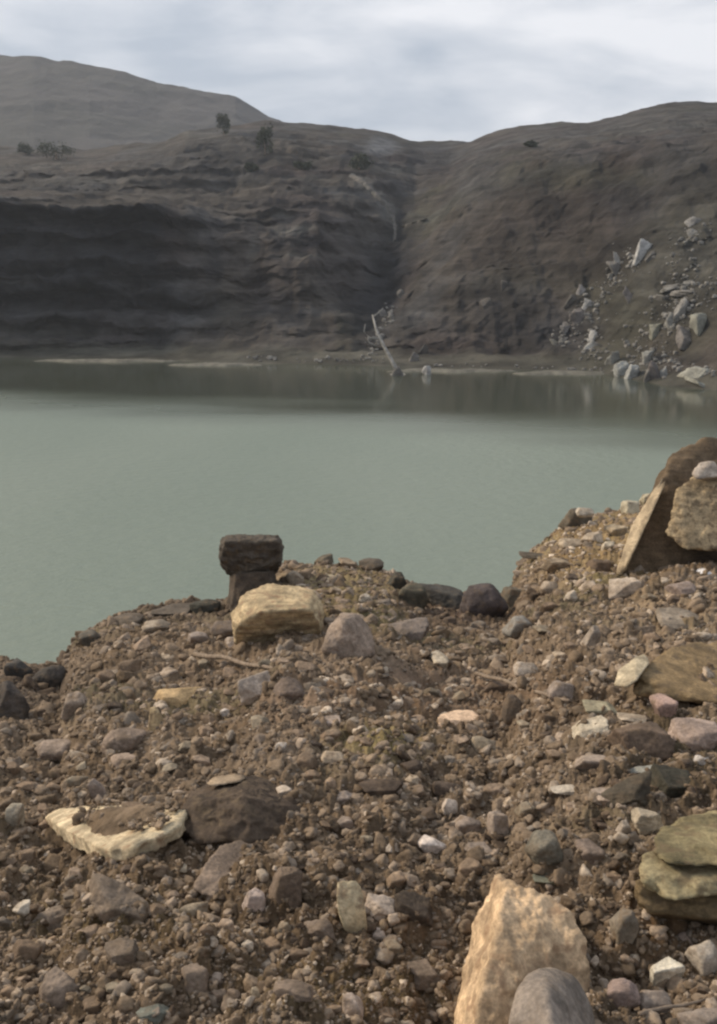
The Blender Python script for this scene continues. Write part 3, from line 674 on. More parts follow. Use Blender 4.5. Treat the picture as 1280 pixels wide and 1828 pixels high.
# --- medium stones picked out one by one: x0,y0,x1,y1,colour,kind,label
hand = [
 (780, 1260, 880, 1302, PEACH, 'flat', 'bright peach flat slab lying alone in the middle ground', 'slab'),
 (264, 1208, 356, 1268, (.52, .37, .20), 'flat', 'orange-tan triangular slab on the left above the curved cream slab', 'slab'),
 (262, 1262, 290, 1310, (.42, .32, .19), 'block', 'narrow tan stone directly below the orange-tan triangular slab', 'stone'),
 (424, 1194, 490, 1256, (.44, .37, .31), 'block', 'pale grey upright rock above the middle of the slope', 'rock'),
 (486, 1206, 545, 1252, (.19, .145, .115), 'round', 'rounded brown rock touching the right side of the pale upright rock', 'rock'),
 (430, 1580, 474, 1636, (.62, .50, .43), 'block', 'small whitish-pink pointed stone under the grey-tan boulder', 'stone'),
 (606, 1572, 658, 1676, (.60, .50, .33), 'block', 'rough cream jagged rock, taller of a touching pair', 'rock'),
 (648, 1594, 712, 1650, (.46, .38, .31), 'block', 'angular pinkish rock, lower of a touching pair', 'rock'),
 (742, 1490, 798, 1526, (.66, .57, .50), 'block', 'small bright whitish-pink triangular stone right of centre', 'stone'),
 (684, 1502, 712, 1526, (.50, .43, .36), 'block', 'small pale chip left of the bright triangular stone', 'stone'),
 (1164, 1706, 1226, 1768, (.72, .66, .54), 'block', 'bright white pointed stone near the bottom right corner', 'stone'),
 (1232, 1676, 1290, 1742, (.46, .40, .33), 'round', 'pale rock at the right edge above the bright white pointed stone', 'rock'),
 (1216, 1790, 1300, 1860, (.30, .25, .21), 'round', 'large rounded rock in the bottom right corner', 'rock'),
 (1084, 1742, 1146, 1802, (.28, .21, .18), 'round', 'reddish rock between the wedge boulder and the white pointed stone', 'rock'),
 (1142, 1768, 1200, 1812, (.27, .22, .18), 'block', 'grey-brown rock just below the bright white pointed stone', 'rock'),
 (1216, 1660, 1262, 1690, (.36, .28, .23), 'flat', 'small pinkish flat stone under the olive layered boulder', 'stone'),
 (1094, 1620, 1140, 1690, (.27, .23, .18), 'block', 'rough upright rock right of the wedge boulder top', 'rock'),
 (18, 1604, 52, 1636, (.66, .58, .47), 'block', 'small white stone at the left edge below the curved cream slab', 'stone'),
 (8, 1430, 42, 1480, (.42, .37, .29), 'round', 'pale rounded stone at the left edge beside the curved cream slab', 'stone'),
 (140, 1576, 270, 1650, (.20, .155, .115), 'block', 'wide brown boulder below the curved cream slab', 'boulder'),
 (58, 1612, 130, 1672, (.22, .175, .135), 'block', 'brown rock left of the wide brown boulder', 'rock'),
 (64, 1732, 140, 1812, (.23, .18, .14), 'round', 'rounded brown rock in the bottom left corner', 'rock'),
 (240, 1786, 300, 1826, (.15, .155, .13), 'flat', 'flat grey-green stone on the bottom edge left of centre', 'stone'),
 (316, 1722, 372, 1778, (.22, .17, .13), 'block', 'square brown rock at the bottom between corner and centre', 'rock'),
 (372, 1734, 402, 1758, (.46, .37, .30), 'round', 'small pale pink pebble beside the square brown rock', 'stone'),
 (430, 1676, 452, 1702, (.58, .50, .40), 'round', 'tiny white stone below the whitish-pink pointed one', 'stone'),
 (610, 1776, 650, 1822, (.38, .31, .26), 'block', 'pinkish rock on the bottom edge in the middle', 'rock'),
 (486, 1740, 560, 1790, (.19, .145, .11), 'flat', 'flat brown rock near the bottom edge in the middle', 'rock'),
 (100, 1228, 156, 1286, (.33, .265, .21), 'block', 'grey-pink rock near the left end of the slope', 'rock'),
 (52, 1312, 130, 1362, (.28, .22, .175), 'round', 'broad rounded rock at the left below the grey-pink one', 'rock'),
 (176, 1290, 256, 1342, (.26, .20, .155), 'round', 'rounded tan-brown rock below the orange-tan slab', 'rock'),
 (190, 1340, 240, 1370, (.34, .26, .20), 'flat', 'small flat stone between curved cream slab and rounded tan-brown rock', 'stone'),
 (158, 1386, 186, 1432, (.36, .29, .24), 'block', 'thin upright pinkish stone above the curved cream slab', 'stone'),
 (392, 1262, 410, 1280, (.68, .62, .56), 'round', 'tiny white pebble right of the orange-tan slab', 'pebble'),
 (490, 1322, 512, 1342, (.66, .58, .50), 'round', 'tiny white pebble on bare soil in the left middle', 'pebble'),
 (492, 1402, 524, 1424, (.50, .42, .34), 'block', 'small pale stone on the right shoulder of the dark block', 'stone'),
 (590, 1408, 632, 1440, (.38, .31, .26), 'block', 'pinkish rock right of the large dark block', 'rock'),
 (600, 1452, 636, 1492, (.42, .34, .28), 'block', 'pale upright rock right of the large dark block', 'rock'),
 (788, 1424, 816, 1462, (.50, .42, .35), 'block', 'pale pointed rock standing in the middle right rubble', 'rock'),
 (872, 1446, 912, 1504, (.36, .29, .235), 'block', 'tall pinkish rock above the wedge boulder', 'rock'),
 (812, 1452, 862, 1492, (.30, .24, .195), 'block', 'brownish-pink rock left of the tall pinkish one', 'rock'),
 (832, 1500, 890, 1530, (.26, .21, .17), 'flat', 'low flat rock under the tall pinkish one', 'rock'),
 (984, 1394, 1062, 1420, (.54, .47, .38), 'flat', 'long pale flat stone on the right above the olive boulder', 'stone'),
 (1062, 1404, 1112, 1440, (.34, .27, .215), 'flat', 'brownish flat stone at the right end of the long pale one', 'stone'),
 (1100, 1460, 1128, 1500, (.44, .37, .30), 'block', 'thin pale stone just left of the olive layered boulder', 'stone'),
 (1132, 1438, 1192, 1492, (.38, .32, .24), 'block', 'pale blocky rock on the upper left of the olive boulder', 'rock'),
 (1024, 1278, 1092, 1320, (.58, .50, .38), 'block', 'bright cream rock with a notch right of the peach slab', 'rock'),
 (1046, 1244, 1104, 1276, (.36, .32, .22), 'flat', 'yellowish flat rock above the notched cream rock', 'rock'),
 (1098, 1278, 1212, 1352, (.155, .112, .082), 'block', 'large brown block between the notched cream rock and the right edge', 'boulder'),
 (1104, 1270, 1160, 1292, (.45, .37, .28), 'flat', 'pale chip resting against the top of the large brown block', 'stone'),
 (1028, 1334, 1096, 1384, (.35, .28, .225), 'block', 'sloping pinkish rock below the notched cream rock', 'rock'),
 (1166, 1238, 1216, 1286, (.40, .28, .235), 'block', 'pink rock under the broad ochre-brown boulder', 'rock'),
 (1208, 1276, 1300, 1344, (.36, .28, .235), 'round', 'large pinkish rock at the right edge under the pink one', 'boulder'),
 (1240, 1346, 1270, 1368, (.58, .53, .48), 'round', 'small white stone at the right edge beneath the large pinkish rock', 'stone'),
 (1128, 1362, 1182, 1392, (.30, .29, .25), 'flat', 'small grey stone in the dark hollow on the right', 'stone'),
 (1080, 1385, 1180, 1440, (.075, .062, .045), 'block', 'dark brown block in the hollow on the right', 'boulder'),
 (1170, 1370, 1262, 1432, (.055, .050, .036), 'block', 'darkest rock in the hollow at the right edge', 'rock'),
 (862, 1208, 916, 1236, (.12, .085, .06), 'flat', 'dark brown flat rock above the peach slab', 'rock'),
 (900, 1240, 938, 1286, (.13, .10, .075), 'block', 'dark stone right of the peach slab', 'stone'),
 (770, 1156, 806, 1194, (.46, .40, .31), 'flat', 'slanted pale stone in the upper middle', 'stone'),
 (902, 1092, 956, 1138, (.24, .225, .20), 'block', 'grey rock right of the dark boulders on the brink', 'rock'),
 (980, 1210, 1028, 1254, (.30, .245, .205), 'round', 'rounded grey-pink rock right of the upper middle', 'rock'),
 (918, 1178, 962, 1212, (.44, .37, .30), 'block', 'pale pinkish rock above the rounded grey-pink one', 'rock'),
 (1084, 1026, 1146, 1074, (.46, .38, .30), 'block', 'pale rock at the foot of the leaning slab', 'rock'),
 (1244, 1008, 1290, 1030, (.78, .76, .76), 'flat', 'flat white stone at the right edge below the tan boulder', 'stone'),
 (1166, 976, 1212, 990, (.38, .31, .25), 'flat', 'thin flat stone, upper one on the dark leaning slab', 'stone'),
 (1150, 996, 1192, 1010, (.36, .30, .24), 'flat', 'thin flat stone, lower one on the dark leaning slab', 'stone'),
 (1196, 1034, 1250, 1062, (.33, .26, .22), 'round', 'rounded pinkish rock below the leaning slab', 'rock'),
 (1042, 1112, 1072, 1160, (.32, .27, .22), 'block', 'upright grey-brown rock below the pale rock by the slab', 'rock'),
 (690, 1100, 770, 1142, (.20, .165, .14), 'block', 'grey-brown rock right of the rounded grey-pink boulder', 'rock'),
 (640, 1058, 662, 1076, (.52, .46, .38), 'round', 'small white stone on the crest behind the boulders', 'stone'),
 (568, 1022, 606, 1044, (.40, .34, .24), 'flat', 'pale flat stone on the crest behind the cream boulder', 'stone'),
 (508, 1016, 542, 1046, (.34, .28, .21), 'block', 'tan rock on the crest right of the dark flat-topped boulder', 'rock'),
 (560, 985, 596, 1010, (.13, .11, .08), 'block', 'dark clod on the skyline of the crest, left of three', 'rock'),
 (640, 994, 686, 1018, (.12, .10, .078), 'block', 'dark clod on the skyline of the crest, right of three', 'rock'),
 (602, 996, 640, 1016, (.26, .20, .14), 'block', 'tan clod on the skyline of the crest, middle of three', 'rock'),
 (690, 1016, 726, 1056, (.075, .07, .056), 'block', 'dark greenish rock at the right end of the crest', 'rock'),
 (1006, 902, 1056, 944, (.15, .13, .10), 'block', 'dark rock at the left top of the right-hand mound', 'rock'),
 (1030, 904, 1062, 924, (.48, .42, .34), 'block', 'pale rock on the skyline at the left of the mound', 'rock'),
 (1112, 890, 1146, 922, (.48, .43, .32), 'block', 'pale yellowish rock on the skyline of the right-hand mound', 'rock'),
 (1146, 878, 1176, 906, (.44, .39, .28), 'block', 'cream rock at the top of the mound beside the leaning slab', 'rock'),
 (1040, 944, 1078, 972, (.46, .38, .29), 'block', 'pale rock high in the middle of the right-hand mound', 'rock'),
 (1076, 964, 1098, 984, (.60, .52, .40), 'round', 'small bright stone in the middle of the right-hand mound', 'stone'),
 (1086, 934, 1126, 960, (.36, .29, .20), 'block', 'tan rock above the small bright stone on the mound', 'rock'),
 (928, 974, 988, 1002, (.10, .082, .06), 'flat', 'dark flat rock jutting from the left foot of the mound', 'rock'),
 (970, 990, 1020, 1020, (.34, .27, .19), 'block', 'tan rock beside the dark flat rock on the mound', 'rock'),
 (1000, 958, 1044, 982, (.42, .34, .25), 'block', 'pale tan rock on the left flank of the mound', 'rock'),
 (1052, 996, 1096, 1024, (.14, .10, .07), 'block', 'dark brown rock left of the foot of the leaning slab', 'rock'),
 (966, 1034, 1004, 1060, (.32, .26, .20), 'round', 'rounded tan rock at the bottom of the right-hand mound', 'rock'),
 (1006, 1052, 1032, 1076, (.46, .39, .31), 'block', 'small pale rock at the bottom of the right-hand mound', 'stone'),
 (1100, 1098, 1190, 1130, (.24, .19, .145), 'flat', 'flat brown slab lying below the pale rock by the leaning slab', 'slab'),
 (1180, 1080, 1275, 1124, (.27, .225, .175), 'flat', 'broad flat grey-tan slab at the right edge', 'slab'),
 (242, 1100, 300, 1134, (.34, .28, .215), 'block', 'pale brown rock near the brink left of the boulders', 'rock'),
 (330, 1122, 372, 1150, (.32, .265, .225), 'block', 'pinkish rock between the brink and the cream boulder', 'rock'),
 (372, 1104, 420, 1140, (.21, .165, .13), 'block', 'brown rock left against the cream boulder', 'rock'),
 (398, 1136, 432, 1156, (.42, .35, .29), 'block', 'small pale stone at the left foot of the cream boulder', 'stone'),
 (262, 1072, 340, 1104, (.12, .10, .08), 'flat', 'low dark rock on the brink left of the dark rounded rock', 'rock'),
 (336, 1064, 392, 1096, (.062, .060, .048), 'round', 'dark rounded rock on the brink left of the flat-topped boulder', 'rock'),
 (196, 1092, 250, 1120, (.14, .115, .09), 'block', 'brown rock at the bend of the brink on the left', 'rock'),
 (134, 1122, 180, 1158, (.11, .10, .082), 'block', 'dark rock at the corner where the brink drops on the left', 'rock'),
 (744, 1034, 840, 1092, (.075, .07, .062), 'round', 'dark boulder on the brink, left of the dark pair', 'boulder'),
 (824, 1030, 910, 1108, (.085, .07, .068), 'round', 'dark purplish boulder on the brink, right of the dark pair', 'boulder'),
 (708, 1036, 764, 1090, (.09, .082, .06), 'round', 'dark olive rock left of the dark pair on the brink', 'rock'),
 (896, 1044, 940, 1084, (.14, .12, .09), 'block', 'brown rock between the dark pair and the mound', 'rock'),
 (0, 1172, 52, 1216, (.055, .052, .048), 'block', 'blackish rock at the left edge against the water', 'rock'),
 (46, 1182, 112, 1230, (.06, .052, .045), 'round', 'blackish rounded rock left of the brink corner', 'rock'),
 (-20, 1212, 46, 1290, (.085, .072, .062), 'block', 'dark grey rock below the blackish one at the left edge', 'rock'),
 (560, 1270, 612, 1300, (.34, .27, .22), 'flat', 'pinkish flat stone in the centre left', 'stone'),
 (640, 1382, 722, 1424, (.085, .062, .046), 'flat', 'dark brown sunken slab between dark block and pale pointed rock', 'slab'),
 (704, 1590, 782, 1650, (.085, .066, .05), 'block', 'dark rock right of the touching cream and pinkish pair', 'rock'),
 (478, 1540, 540, 1620, (.16, .12, .09), 'block', 'brown rock right of the grey-tan boulder', 'rock'),
 (540, 1640, 600, 1680, (.20, .155, .12), 'block', 'brown rock left of the jagged cream one', 'rock'),
 (660, 1654, 690, 1680, (.44, .36, .30), 'round', 'small pale stone under the touching pair', 'stone'),
 (952, 1558, 1020, 1582, (.20, .20, .15), 'flat', 'flat greenish stone just above the wedge boulder', 'stone'),
 (940, 1480, 1010, 1544, (.155, .14, .11), 'round', 'grey-green rock between the wedge and the tall pinkish rock', 'rock'),
 (1030, 1500, 1086, 1548, (.20, .155, .125), 'block', 'brown rock between the grey-green rock and the olive boulder', 'rock'),
 (724, 1716, 790, 1780, (.22, .17, .13), 'block', 'brown rock left of the base of the wedge boulder', 'rock'),
 (180, 1676, 244, 1730, (.19, .15, .115), 'block', 'brown rock below the wide brown boulder', 'rock'),
]
for i, (x0, y0, x1, y1, c, k, lab, cat) in enumerate(hand):
    nm = {'boulder': 'boulder', 'slab': 'stone_slab', 'stone': 'stone', 'pebble': 'pebble', 'rock': 'rock'}[cat]
    rk(x0, y0, x1, y1, c, lab, k, i, cat, nm, tilt=(rng.random() - .5) * (.5 if k == 'block' else .15))

# --- further loose rocks, each one an object, described by where it lies
marks = [(450, 995, 'the dark flat-topped boulder'), (495, 1100, 'the cream layered boulder'), (620, 1135, 'the rounded grey-pink boulder'),
         (310, 1238, 'the orange-tan slab'), (830, 1280, 'the peach slab'), (205, 1500, 'the curved cream slab'), (430, 1445, 'the large dark block'),
         (410, 1555, 'the grey-tan boulder'), (658, 1622, 'the jagged cream rock'), (770, 1508, 'the bright triangular stone'), (930, 1690, 'the wedge boulder'),
         (1210, 1550, 'the olive layered boulder'), (1195, 1737, 'the bright white stone'), (1200, 1200, 'the broad ochre boulder'), (1058, 1300, 'the notched cream rock'),
         (1150, 930, 'the leaning slab'), (1115, 1050, 'the pale rock by the slab'), (825, 1065, 'the dark pair on the brink'), (456, 1225, 'the pale upright rock'),
         (1022, 1406, 'the long pale stone'), (800, 1443, 'the pale pointed rock'), (128, 1257, 'the grey-pink rock'), (205, 1612, 'the wide brown boulder'),
         (102, 1772, 'the bottom left corner rock'), (788, 1175, 'the slanted pale stone'), (500, 1332, 'the tiny white pebble')]
cols = [((.22, .158, .108), 'brown'), ((.26, .19, .132), 'tan-brown'), ((.235, .195, .155), 'grey-brown'), ((.32, .24, .175), 'pinkish'), ((.45, .36, .265), 'pale'), ((.11, .082, .062), 'dark brown'), ((.27, .225, .165), 'tan')]
cw = np.array([5, 4, 2.5, 2.5, 1.8, 2.5, 2.5]); cw /= cw.sum()
used = {}; auto_n = 0; tries = 0; mids = []
def sense(x, y, mx_, my_):
    dx_, dy_ = x - mx_, (y - my_) * 1.4; a = math.degrees(math.atan2(dy_, dx_))
    return ['right of', 'below and right of', 'below', 'below and left of', 'left of', 'above and left of', 'above', 'above and right of'][int(((a + 22.5) % 360) // 45)]
while auto_n < 176 and tries < 9000:
    tries += 1
    x = rng.uniform(-10, 1275); ctop = np.interp(x, kx, [c_[1] for c_ in crest])
    y = rng.uniform(ctop + 14, 1822)
    wpx_ = 24 + 34 * rng.random() ** 2.2
    hpx = wpx_ * rng.uniform(.5, .85)
    if any(abs(x - a) < (c_ + wpx_) * .46 and abs(y - b_) < (d_ + hpx) * .46 for a, b_, c_, d_ in PLACED): continue
    ci = rng.choice(len(cols), p=cw); cc, cn = cols[ci]
    kind = ['block', 'round', 'flat'][rng.choice(3, p=[.55, .25, .2])]
    kn = {'block': 'angular', 'round': 'rounded', 'flat': 'flat'}[kind]
    sn = 'pebble' if wpx_ < 30 else ('stone' if wpx_ < 42 else 'rock')
    order = sorted(marks, key=lambda m_: math.hypot(x - m_[0], (y - m_[1]) * 1.3))
    lab = None
    for m_ in order[:4]:
        cand = f'{cn} {kn} {sn} {sense(x, y, m_[0], m_[1])} {m_[2]}'
        if cand not in used: lab = cand; break
    if not lab: continue
    if not (4 <= len(lab.split()) <= 16): continue
    used[lab] = 1
    j = .85 + .3 * rng.random()
    rk(x - wpx_ / 2, y - hpx / 2, x + wpx_ / 2, y + hpx / 2, tuple(q * j for q in cc), lab, kind, int(rng.integers(0, 99)), sn, sn if sn == 'pebble' else 'loose_' + sn,
       tilt=(rng.random() - .5) * .6, group='loose rocks scattered over the rubble bank')
    auto_n += 1

# --- fine rubble: uncountable, one object of instances
protos = bpy.data.collections.new('rubble_shapes')
for s_ in range(10):
    v_, f_ = rock_verts(rand_planes(900 + s_, 7 if s_ % 3 else 12, .6 if s_ % 3 else .35), 3, s_, 70 if s_ % 3 else 24, .10, .06)
    v_ = norm_box(v_) * (1, .75 + .04 * s_, .5 + .03 * s_)
    o = bpy.data.objects.new('rubble_shape', mk_mesh('rubble_shape', v_, f_)); o.data.materials.append(M_rub); protos.objects.link(o)
NR = 88000
cols_lo = np.searchsorted(bpx, -800); cols_hi = np.searchsorted(bpx, 2500)
ci = rng.uniform(cols_lo, cols_hi - 1.01, NR); r0 = 5 + 60
ri = rng.uniform(r0, 5 + NF + 8, NR)
c0i, r0i = ci.astype(int), ri.astype(int); fc, fr = (ci - c0i)[:, None], (ri - r0i)[:, None]
PP = (GR[r0i, c0i] * (1 - fc) + GR[r0i, c0i + 1] * fc) * (1 - fr) + (GR[r0i + 1, c0i] * (1 - fc) + GR[r0i + 1, c0i + 1] * fc) * fr
depth = PP[:, 1] * CP - (PP[:, 2] - EYE) * SP
spx = 4.6 * (1 - rng.random(NR)) ** (-1 / 1.85); spx = np.where(spx > 34, rng.uniform(5, 34, NR), spx)
S = np.minimum(spx * depth / F, .16)
sx_ = CX + F * PP[:, 0] / depth; sy_ = CY - F * (PP[:, 1] * SP + (PP[:, 2] - EYE) * CP) / depth
on_slab = ((sx_ - 208) / 128) ** 2 + ((sy_ - 1490) / 44) ** 2 < 1
S = np.where(on_slab, S * .3, S)
in_heap = ((sx_ - 228) / 92) ** 2 + ((sy_ - 1476) / 26) ** 2 < 1
PP[:, 2] -= S * .08
PP[:, 2] = np.where(in_heap, slab_z(PP[:, 0], PP[:, 1]) + .05, PP[:, 2]); S = np.where(in_heap, S * 2.2, S)
rm = bpy.data.meshes.new('rubble'); rm.vertices.add(NR); rm.vertices.foreach_set('co', PP.astype(np.float32).ravel())
a_ = rm.attributes.new('size', 'FLOAT', 'POINT'); a_.data.foreach_set('value', S.astype(np.float32))
a_ = rm.attributes.new('turn', 'FLOAT_VECTOR', 'POINT'); a_.data.foreach_set('vector', np.stack([rng.normal(0, .45, NR), rng.normal(0, .45, NR), rng.uniform(0, 6.28, NR)], 1).astype(np.float32).ravel())
a_ = rm.attributes.new('shape', 'INT', 'POINT'); a_.data.foreach_set('value', rng.integers(0, 10, NR).astype(np.int32))
_, tsh = regions(CX + F * PP[:, 0] / depth, CY - F * (PP[:, 1] * SP + (PP[:, 2] - EYE) * CP) / depth, PP)
a_ = rm.attributes.new('tone', 'FLOAT', 'POINT'); a_.data.foreach_set('value', np.clip(rng.random(NR) ** 1.15 * .97 + tsh, .01, .995).astype(np.float32))
rub = link('rubble', rm); tag(rub, kind='stuff')
ng = bpy.data.node_groups.new('rubble_nodes', 'GeometryNodeTree')
ng.interface.new_socket('Geometry', in_out='INPUT', socket_type='NodeSocketGeometry'); ng.interface.new_socket('Geometry', in_out='OUTPUT', socket_type='NodeSocketGeometry')
gi, go = ng.nodes.new('NodeGroupInput'), ng.nodes.new('NodeGroupOutput')
ip = ng.nodes.new('GeometryNodeInstanceOnPoints'); cinf = ng.nodes.new('GeometryNodeCollectionInfo')
cinf.inputs['Collection'].default_value = protos; cinf.inputs['Separate Children'].default_value = True; cinf.inputs['Reset Children'].default_value = True
def attr(nm, ty):
    n_ = ng.nodes.new('GeometryNodeInputNamedAttribute'); n_.data_type = ty; n_.inputs['Name'].default_value = nm; return n_.outputs[0]
ng.links.new(gi.outputs[0], ip.inputs['Points']); ng.links.new(cinf.outputs[0], ip.inputs['Instance'])
ip.inputs['Pick Instance'].default_value = True
ng.links.new(attr('shape', 'INT'), ip.inputs['Instance Index']); ng.links.new(attr('size', 'FLOAT'), ip.inputs['Scale'])
e2r = ng.nodes.new('FunctionNodeEulerToRotation'); ng.links.new(attr('turn', 'FLOAT_VECTOR'), e2r.inputs[0]); ng.links.new(e2r.outputs[0], ip.inputs['Rotation'])
ng.links.new(ip.outputs[0], go.inputs[0])
rub.modifiers.new('rubble', 'NODES').node_group = ng

# ------------------------------------------------------------------ sticks, pole, scrub
def tube(name, pts, radii, mat, parent=None, n=8, seed=0):
    bm = bmesh.new(); rings = []
    P_ = [Vector(p) for p in pts]
    for i, p in enumerate(P_):
        t = (P_[min(i + 1, len(P_) - 1)] - P_[max(i - 1, 0)]).normalized()
        a = t.orthogonal().normalized(); b_ = t.cross(a)
        rings.append([bm.verts.new(p + (a * math.cos(q * 2 * math.pi / n) + b_ * math.sin(q * 2 * math.pi / n)) * radii[i]) for q in range(n)])
    for r1_, r2_ in zip(rings, rings[1:]):
        for q in range(n): bm.faces.new((r1_[q], r1_[(q + 1) % n], r2_[(q + 1) % n], r2_[q]))
    bm.faces.new(rings[0][::-1]); bm.faces.new(rings[-1])
    bmesh.ops.recalc_face_normals(bm, faces=bm.faces)
    me_ = bpy.data.meshes.new(name); bm.to_mesh(me_); bm.free(); me_.polygons.foreach_set('use_smooth', [True] * len(me_.polygons))
    return link(name, me_, mat, parent)
def stick(pix, r0_, r1_, label, lift=.03):
    pts = []
    for i in range(14):
        s = i / 13 * (len(pix) - 1); k = min(int(s), len(pix) - 2); f_ = s - k
        px = pix[k][0] * (1 - f_) + pix[k + 1][0] * f_; py = pix[k][1] * (1 - f_) + pix[k + 1][1] * f_
        h = hit(BANK, px, py); pts.append(h)
    a, b_ = pts[0], pts[-1]; z = [max(p.z - (a.z + (b_.z - a.z) * i / 13), 0) for i, p in enumerate(pts)]
    up = sorted(z)[9]
    pts = [Vector((a.x + (b_.x - a.x) * i / 13, a.y + (b_.y - a.y) * i / 13, a.z + (b_.z - a.z) * i / 13 + up * .8 + lift * .5)) +
           Vector((0, .022 * math.sin(i * .5), .006 * math.sin(i * 1.3 + r0_ * 99))) * (b_ - a).length * .6 for i in range(14)]
    return tag(tube('stick', pts, list(np.linspace(r0_, r1_, 14)), M_wood), label, 'stick')
stick([(184, 1448), (250, 1456), (328, 1474)], .009, .006, 'thin pale stick lying between the curved cream slab and the dark block')
stick([(348, 1172), (430, 1180), (545, 1204)], .022, .010, 'long weathered stick lying below the cream layered boulder')
stick([(850, 1212), (930, 1236), (1016, 1262)], .015, .009, 'dark thin stick right of the peach slab')
stick([(1140, 1820), (1215, 1752), (1262, 1792)], .005, .003, 'short bent twig beside the bright white pointed stone')

# the bare pole standing in the shallows under the far gully
pr = bpy.data.objects.new('bare_pole', None); C.objects.link(pr)
pb = Vector(at(712, 668, shoreY(668))); pr.location = pb
tag(pr, 'bleached bare tree trunk leaning out of the water below the far gully', 'dead tree')
def rel(px, py, Y): return Vector(at(px, py, Y)) - pb
yp = pb.y
tube('trunk', [rel(716, 673, yp), rel(700, 645, yp + .5), rel(684, 615, yp + 1.5), rel(672, 590, yp + 2.2), rel(665, 562, yp + 3)], [.24, .17, .15, .12, .06], M_pole, pr)
tube('branch', [rel(678, 604, yp + 1.8), rel(660, 604, yp + 2), rel(650, 592, yp + 2.2), rel(652, 578, yp + 2.4)], [.10, .08, .06, .03], M_pole, pr)
tube('branch', [rel(665, 566, yp + 3), rel(674, 560, yp + 3.2), rel(684, 550, yp + 3.6)], [.08, .06, .03], M_pole, pr)
tube('branch', [rel(672, 618, yp + 1.8), rel(660, 612, yp + 1.8), rel(652, 602, yp + 2)], [.08, .06, .03], M_pole, pr)
tube('root', [rel(714, 668, yp), rel(730, 676, yp - .6), rel(746, 684, yp - 1.2)], [.28, .16, .06], M_pole, pr)
tube('root', [rel(708, 668, yp), rel(692, 674, yp - .5), rel(680, 682, yp - 1)], [.26, .15, .06], M_pole, pr)

# rocks on the far wall and shore
FW, FG, FD = (.56, .555, .54), (.21, .20, .185), (.12, .11, .10)
fars = [
 (711, 516, 724, 529, FG, 'small pale rock high in the dark gully of the far wall', 'block'),
 (678, 552, 694, 565, FG, 'small grey rock below the pale one in the far gully', 'block'),
 (753, 652, 770, 669, FW, 'round white rock at the far waterline right of the dead tree', 'round'),
 (728, 628, 748, 645, FG, 'grey rock on the far shore above the round white one', 'block'),
 (744, 613, 764, 632, FD, 'dull grey rock on the far shore behind the grey one', 'block'),
 (698, 656, 722, 671, FG, 'pale stone at the foot of the dead tree', 'round'),
 (858, 532, 882, 550, FD, 'dull rock on the middle of the far wall, lower of two', 'block'),
 (894, 500, 912, 514, FD, 'dull rock on the middle of the far wall, upper of two', 'block'),
 (1136, 429, 1162, 458, FW, 'brightest white boulder high on the right of the far wall', 'block'),
 (1156, 448, 1172, 462, FG, 'grey rock touching the brightest white boulder', 'block'),
 (1092, 458, 1116, 482, FG, 'grey rock down left of the brightest white boulder', 'block'),
 (1098, 448, 1110, 474, (.4, .39, .37), 'narrow upright pale rock down left of the brightest boulder', 'block'),
 (1030, 508, 1048, 526, (.42, .40, .39), 'pale rock at the top of the far rockfall', 'block'),
 (1040, 534, 1060, 550, FW, 'white stone below the pale one on the far rockfall', 'block'),
 (1012, 524, 1030, 542, FD, 'dull rock left of the top of the far rockfall', 'block'),
 (1022, 550, 1052, 574, (.22, .20, .19), 'large dull block halfway down the far rockfall', 'block'),
 (1002, 570, 1024, 592, (.26, .25, .24), 'grey block low on the far rockfall', 'block'),
 (982, 592, 1014, 612, (.30, .29, .25), 'long pale rock at the lower left of the far rockfall', 'flat'),
 (1052, 588, 1070, 608, FW, 'whitish rock at the bottom of the far rockfall', 'block'),
 (1046, 606, 1064, 624, (.44, .43, .40), 'pale rock just under the whitish one at the rockfall foot', 'block'),
 (1118, 508, 1134, 534, (.24, .22, .21), 'upright dull rock right of the far rockfall', 'block'),
 (1190, 484, 1262, 510, (.25, .245, .23), 'upper long grey slab on the far right slope', 'flat'),
 (1214, 504, 1262, 524, (.27, .26, .245), 'second long grey slab on the far right slope', 'flat'),
 (1176, 518, 1212, 536, (.22, .215, .20), 'dull slab left of the long grey slabs', 'flat'),
 (1206, 534, 1238, 562, (.34, .33, .31), 'pale angular block on the far right slope', 'block'),
 (1188, 560, 1216, 582, (.30, .295, .27), 'grey block below left of the pale angular one', 'block'),
 (1162, 576, 1190, 594, (.32, .32, .26), 'yellowish rock at the left end of the far right heap', 'block'),
 (1240, 558, 1280, 588, (.33, .33, .28), 'yellowish block at the right edge of the far slope', 'block'),
 (1212, 584, 1252, 610, (.25, .23, .215), 'wide dull block low in the far right heap', 'block'),
 (1228, 388, 1256, 402, (.36, .35, .335), 'upper pale rock near the top of the far right slope', 'block'),
 (1230, 406, 1252, 418, (.27, .265, .25), 'lower pale rock near the top of the far right slope', 'block'),
 (1082, 628, 1110, 648, (.32, .32, .29), 'pale rock at the left end of the rocks in the far water', 'block'),
 (1098, 644, 1124, 670, (.42, .43, .41), 'pale block in the water under the far rockfall', 'block'),
 (1120, 650, 1146, 674, (.50, .51, .49), 'whitest block among the rocks in the far water', 'block'),
 (1146, 656, 1168, 680, (.24, .23, .21), 'dull block among the rocks in the far water', 'block'),
 (1164, 642, 1184, 676, (.17, .15, .14), 'dark pointed rock among the rocks in the far water', 'block'),
 (1178, 654, 1194, 672, (.42, .42, .40), 'small pale rock at the right end of the rocks in the far water', 'block'),
 (1148, 622, 1172, 646, (.27, .27, .25), 'grey rock behind the dark pointed one in the far water', 'block'),
 (1226, 650, 1280, 672, (.40, .40, .35), 'large pale rock by the far water at the right edge', 'block'),
 (1236, 674, 1280, 690, (.36, .36, .31), 'low pale rock standing in the water at the right edge', 'flat'),
]
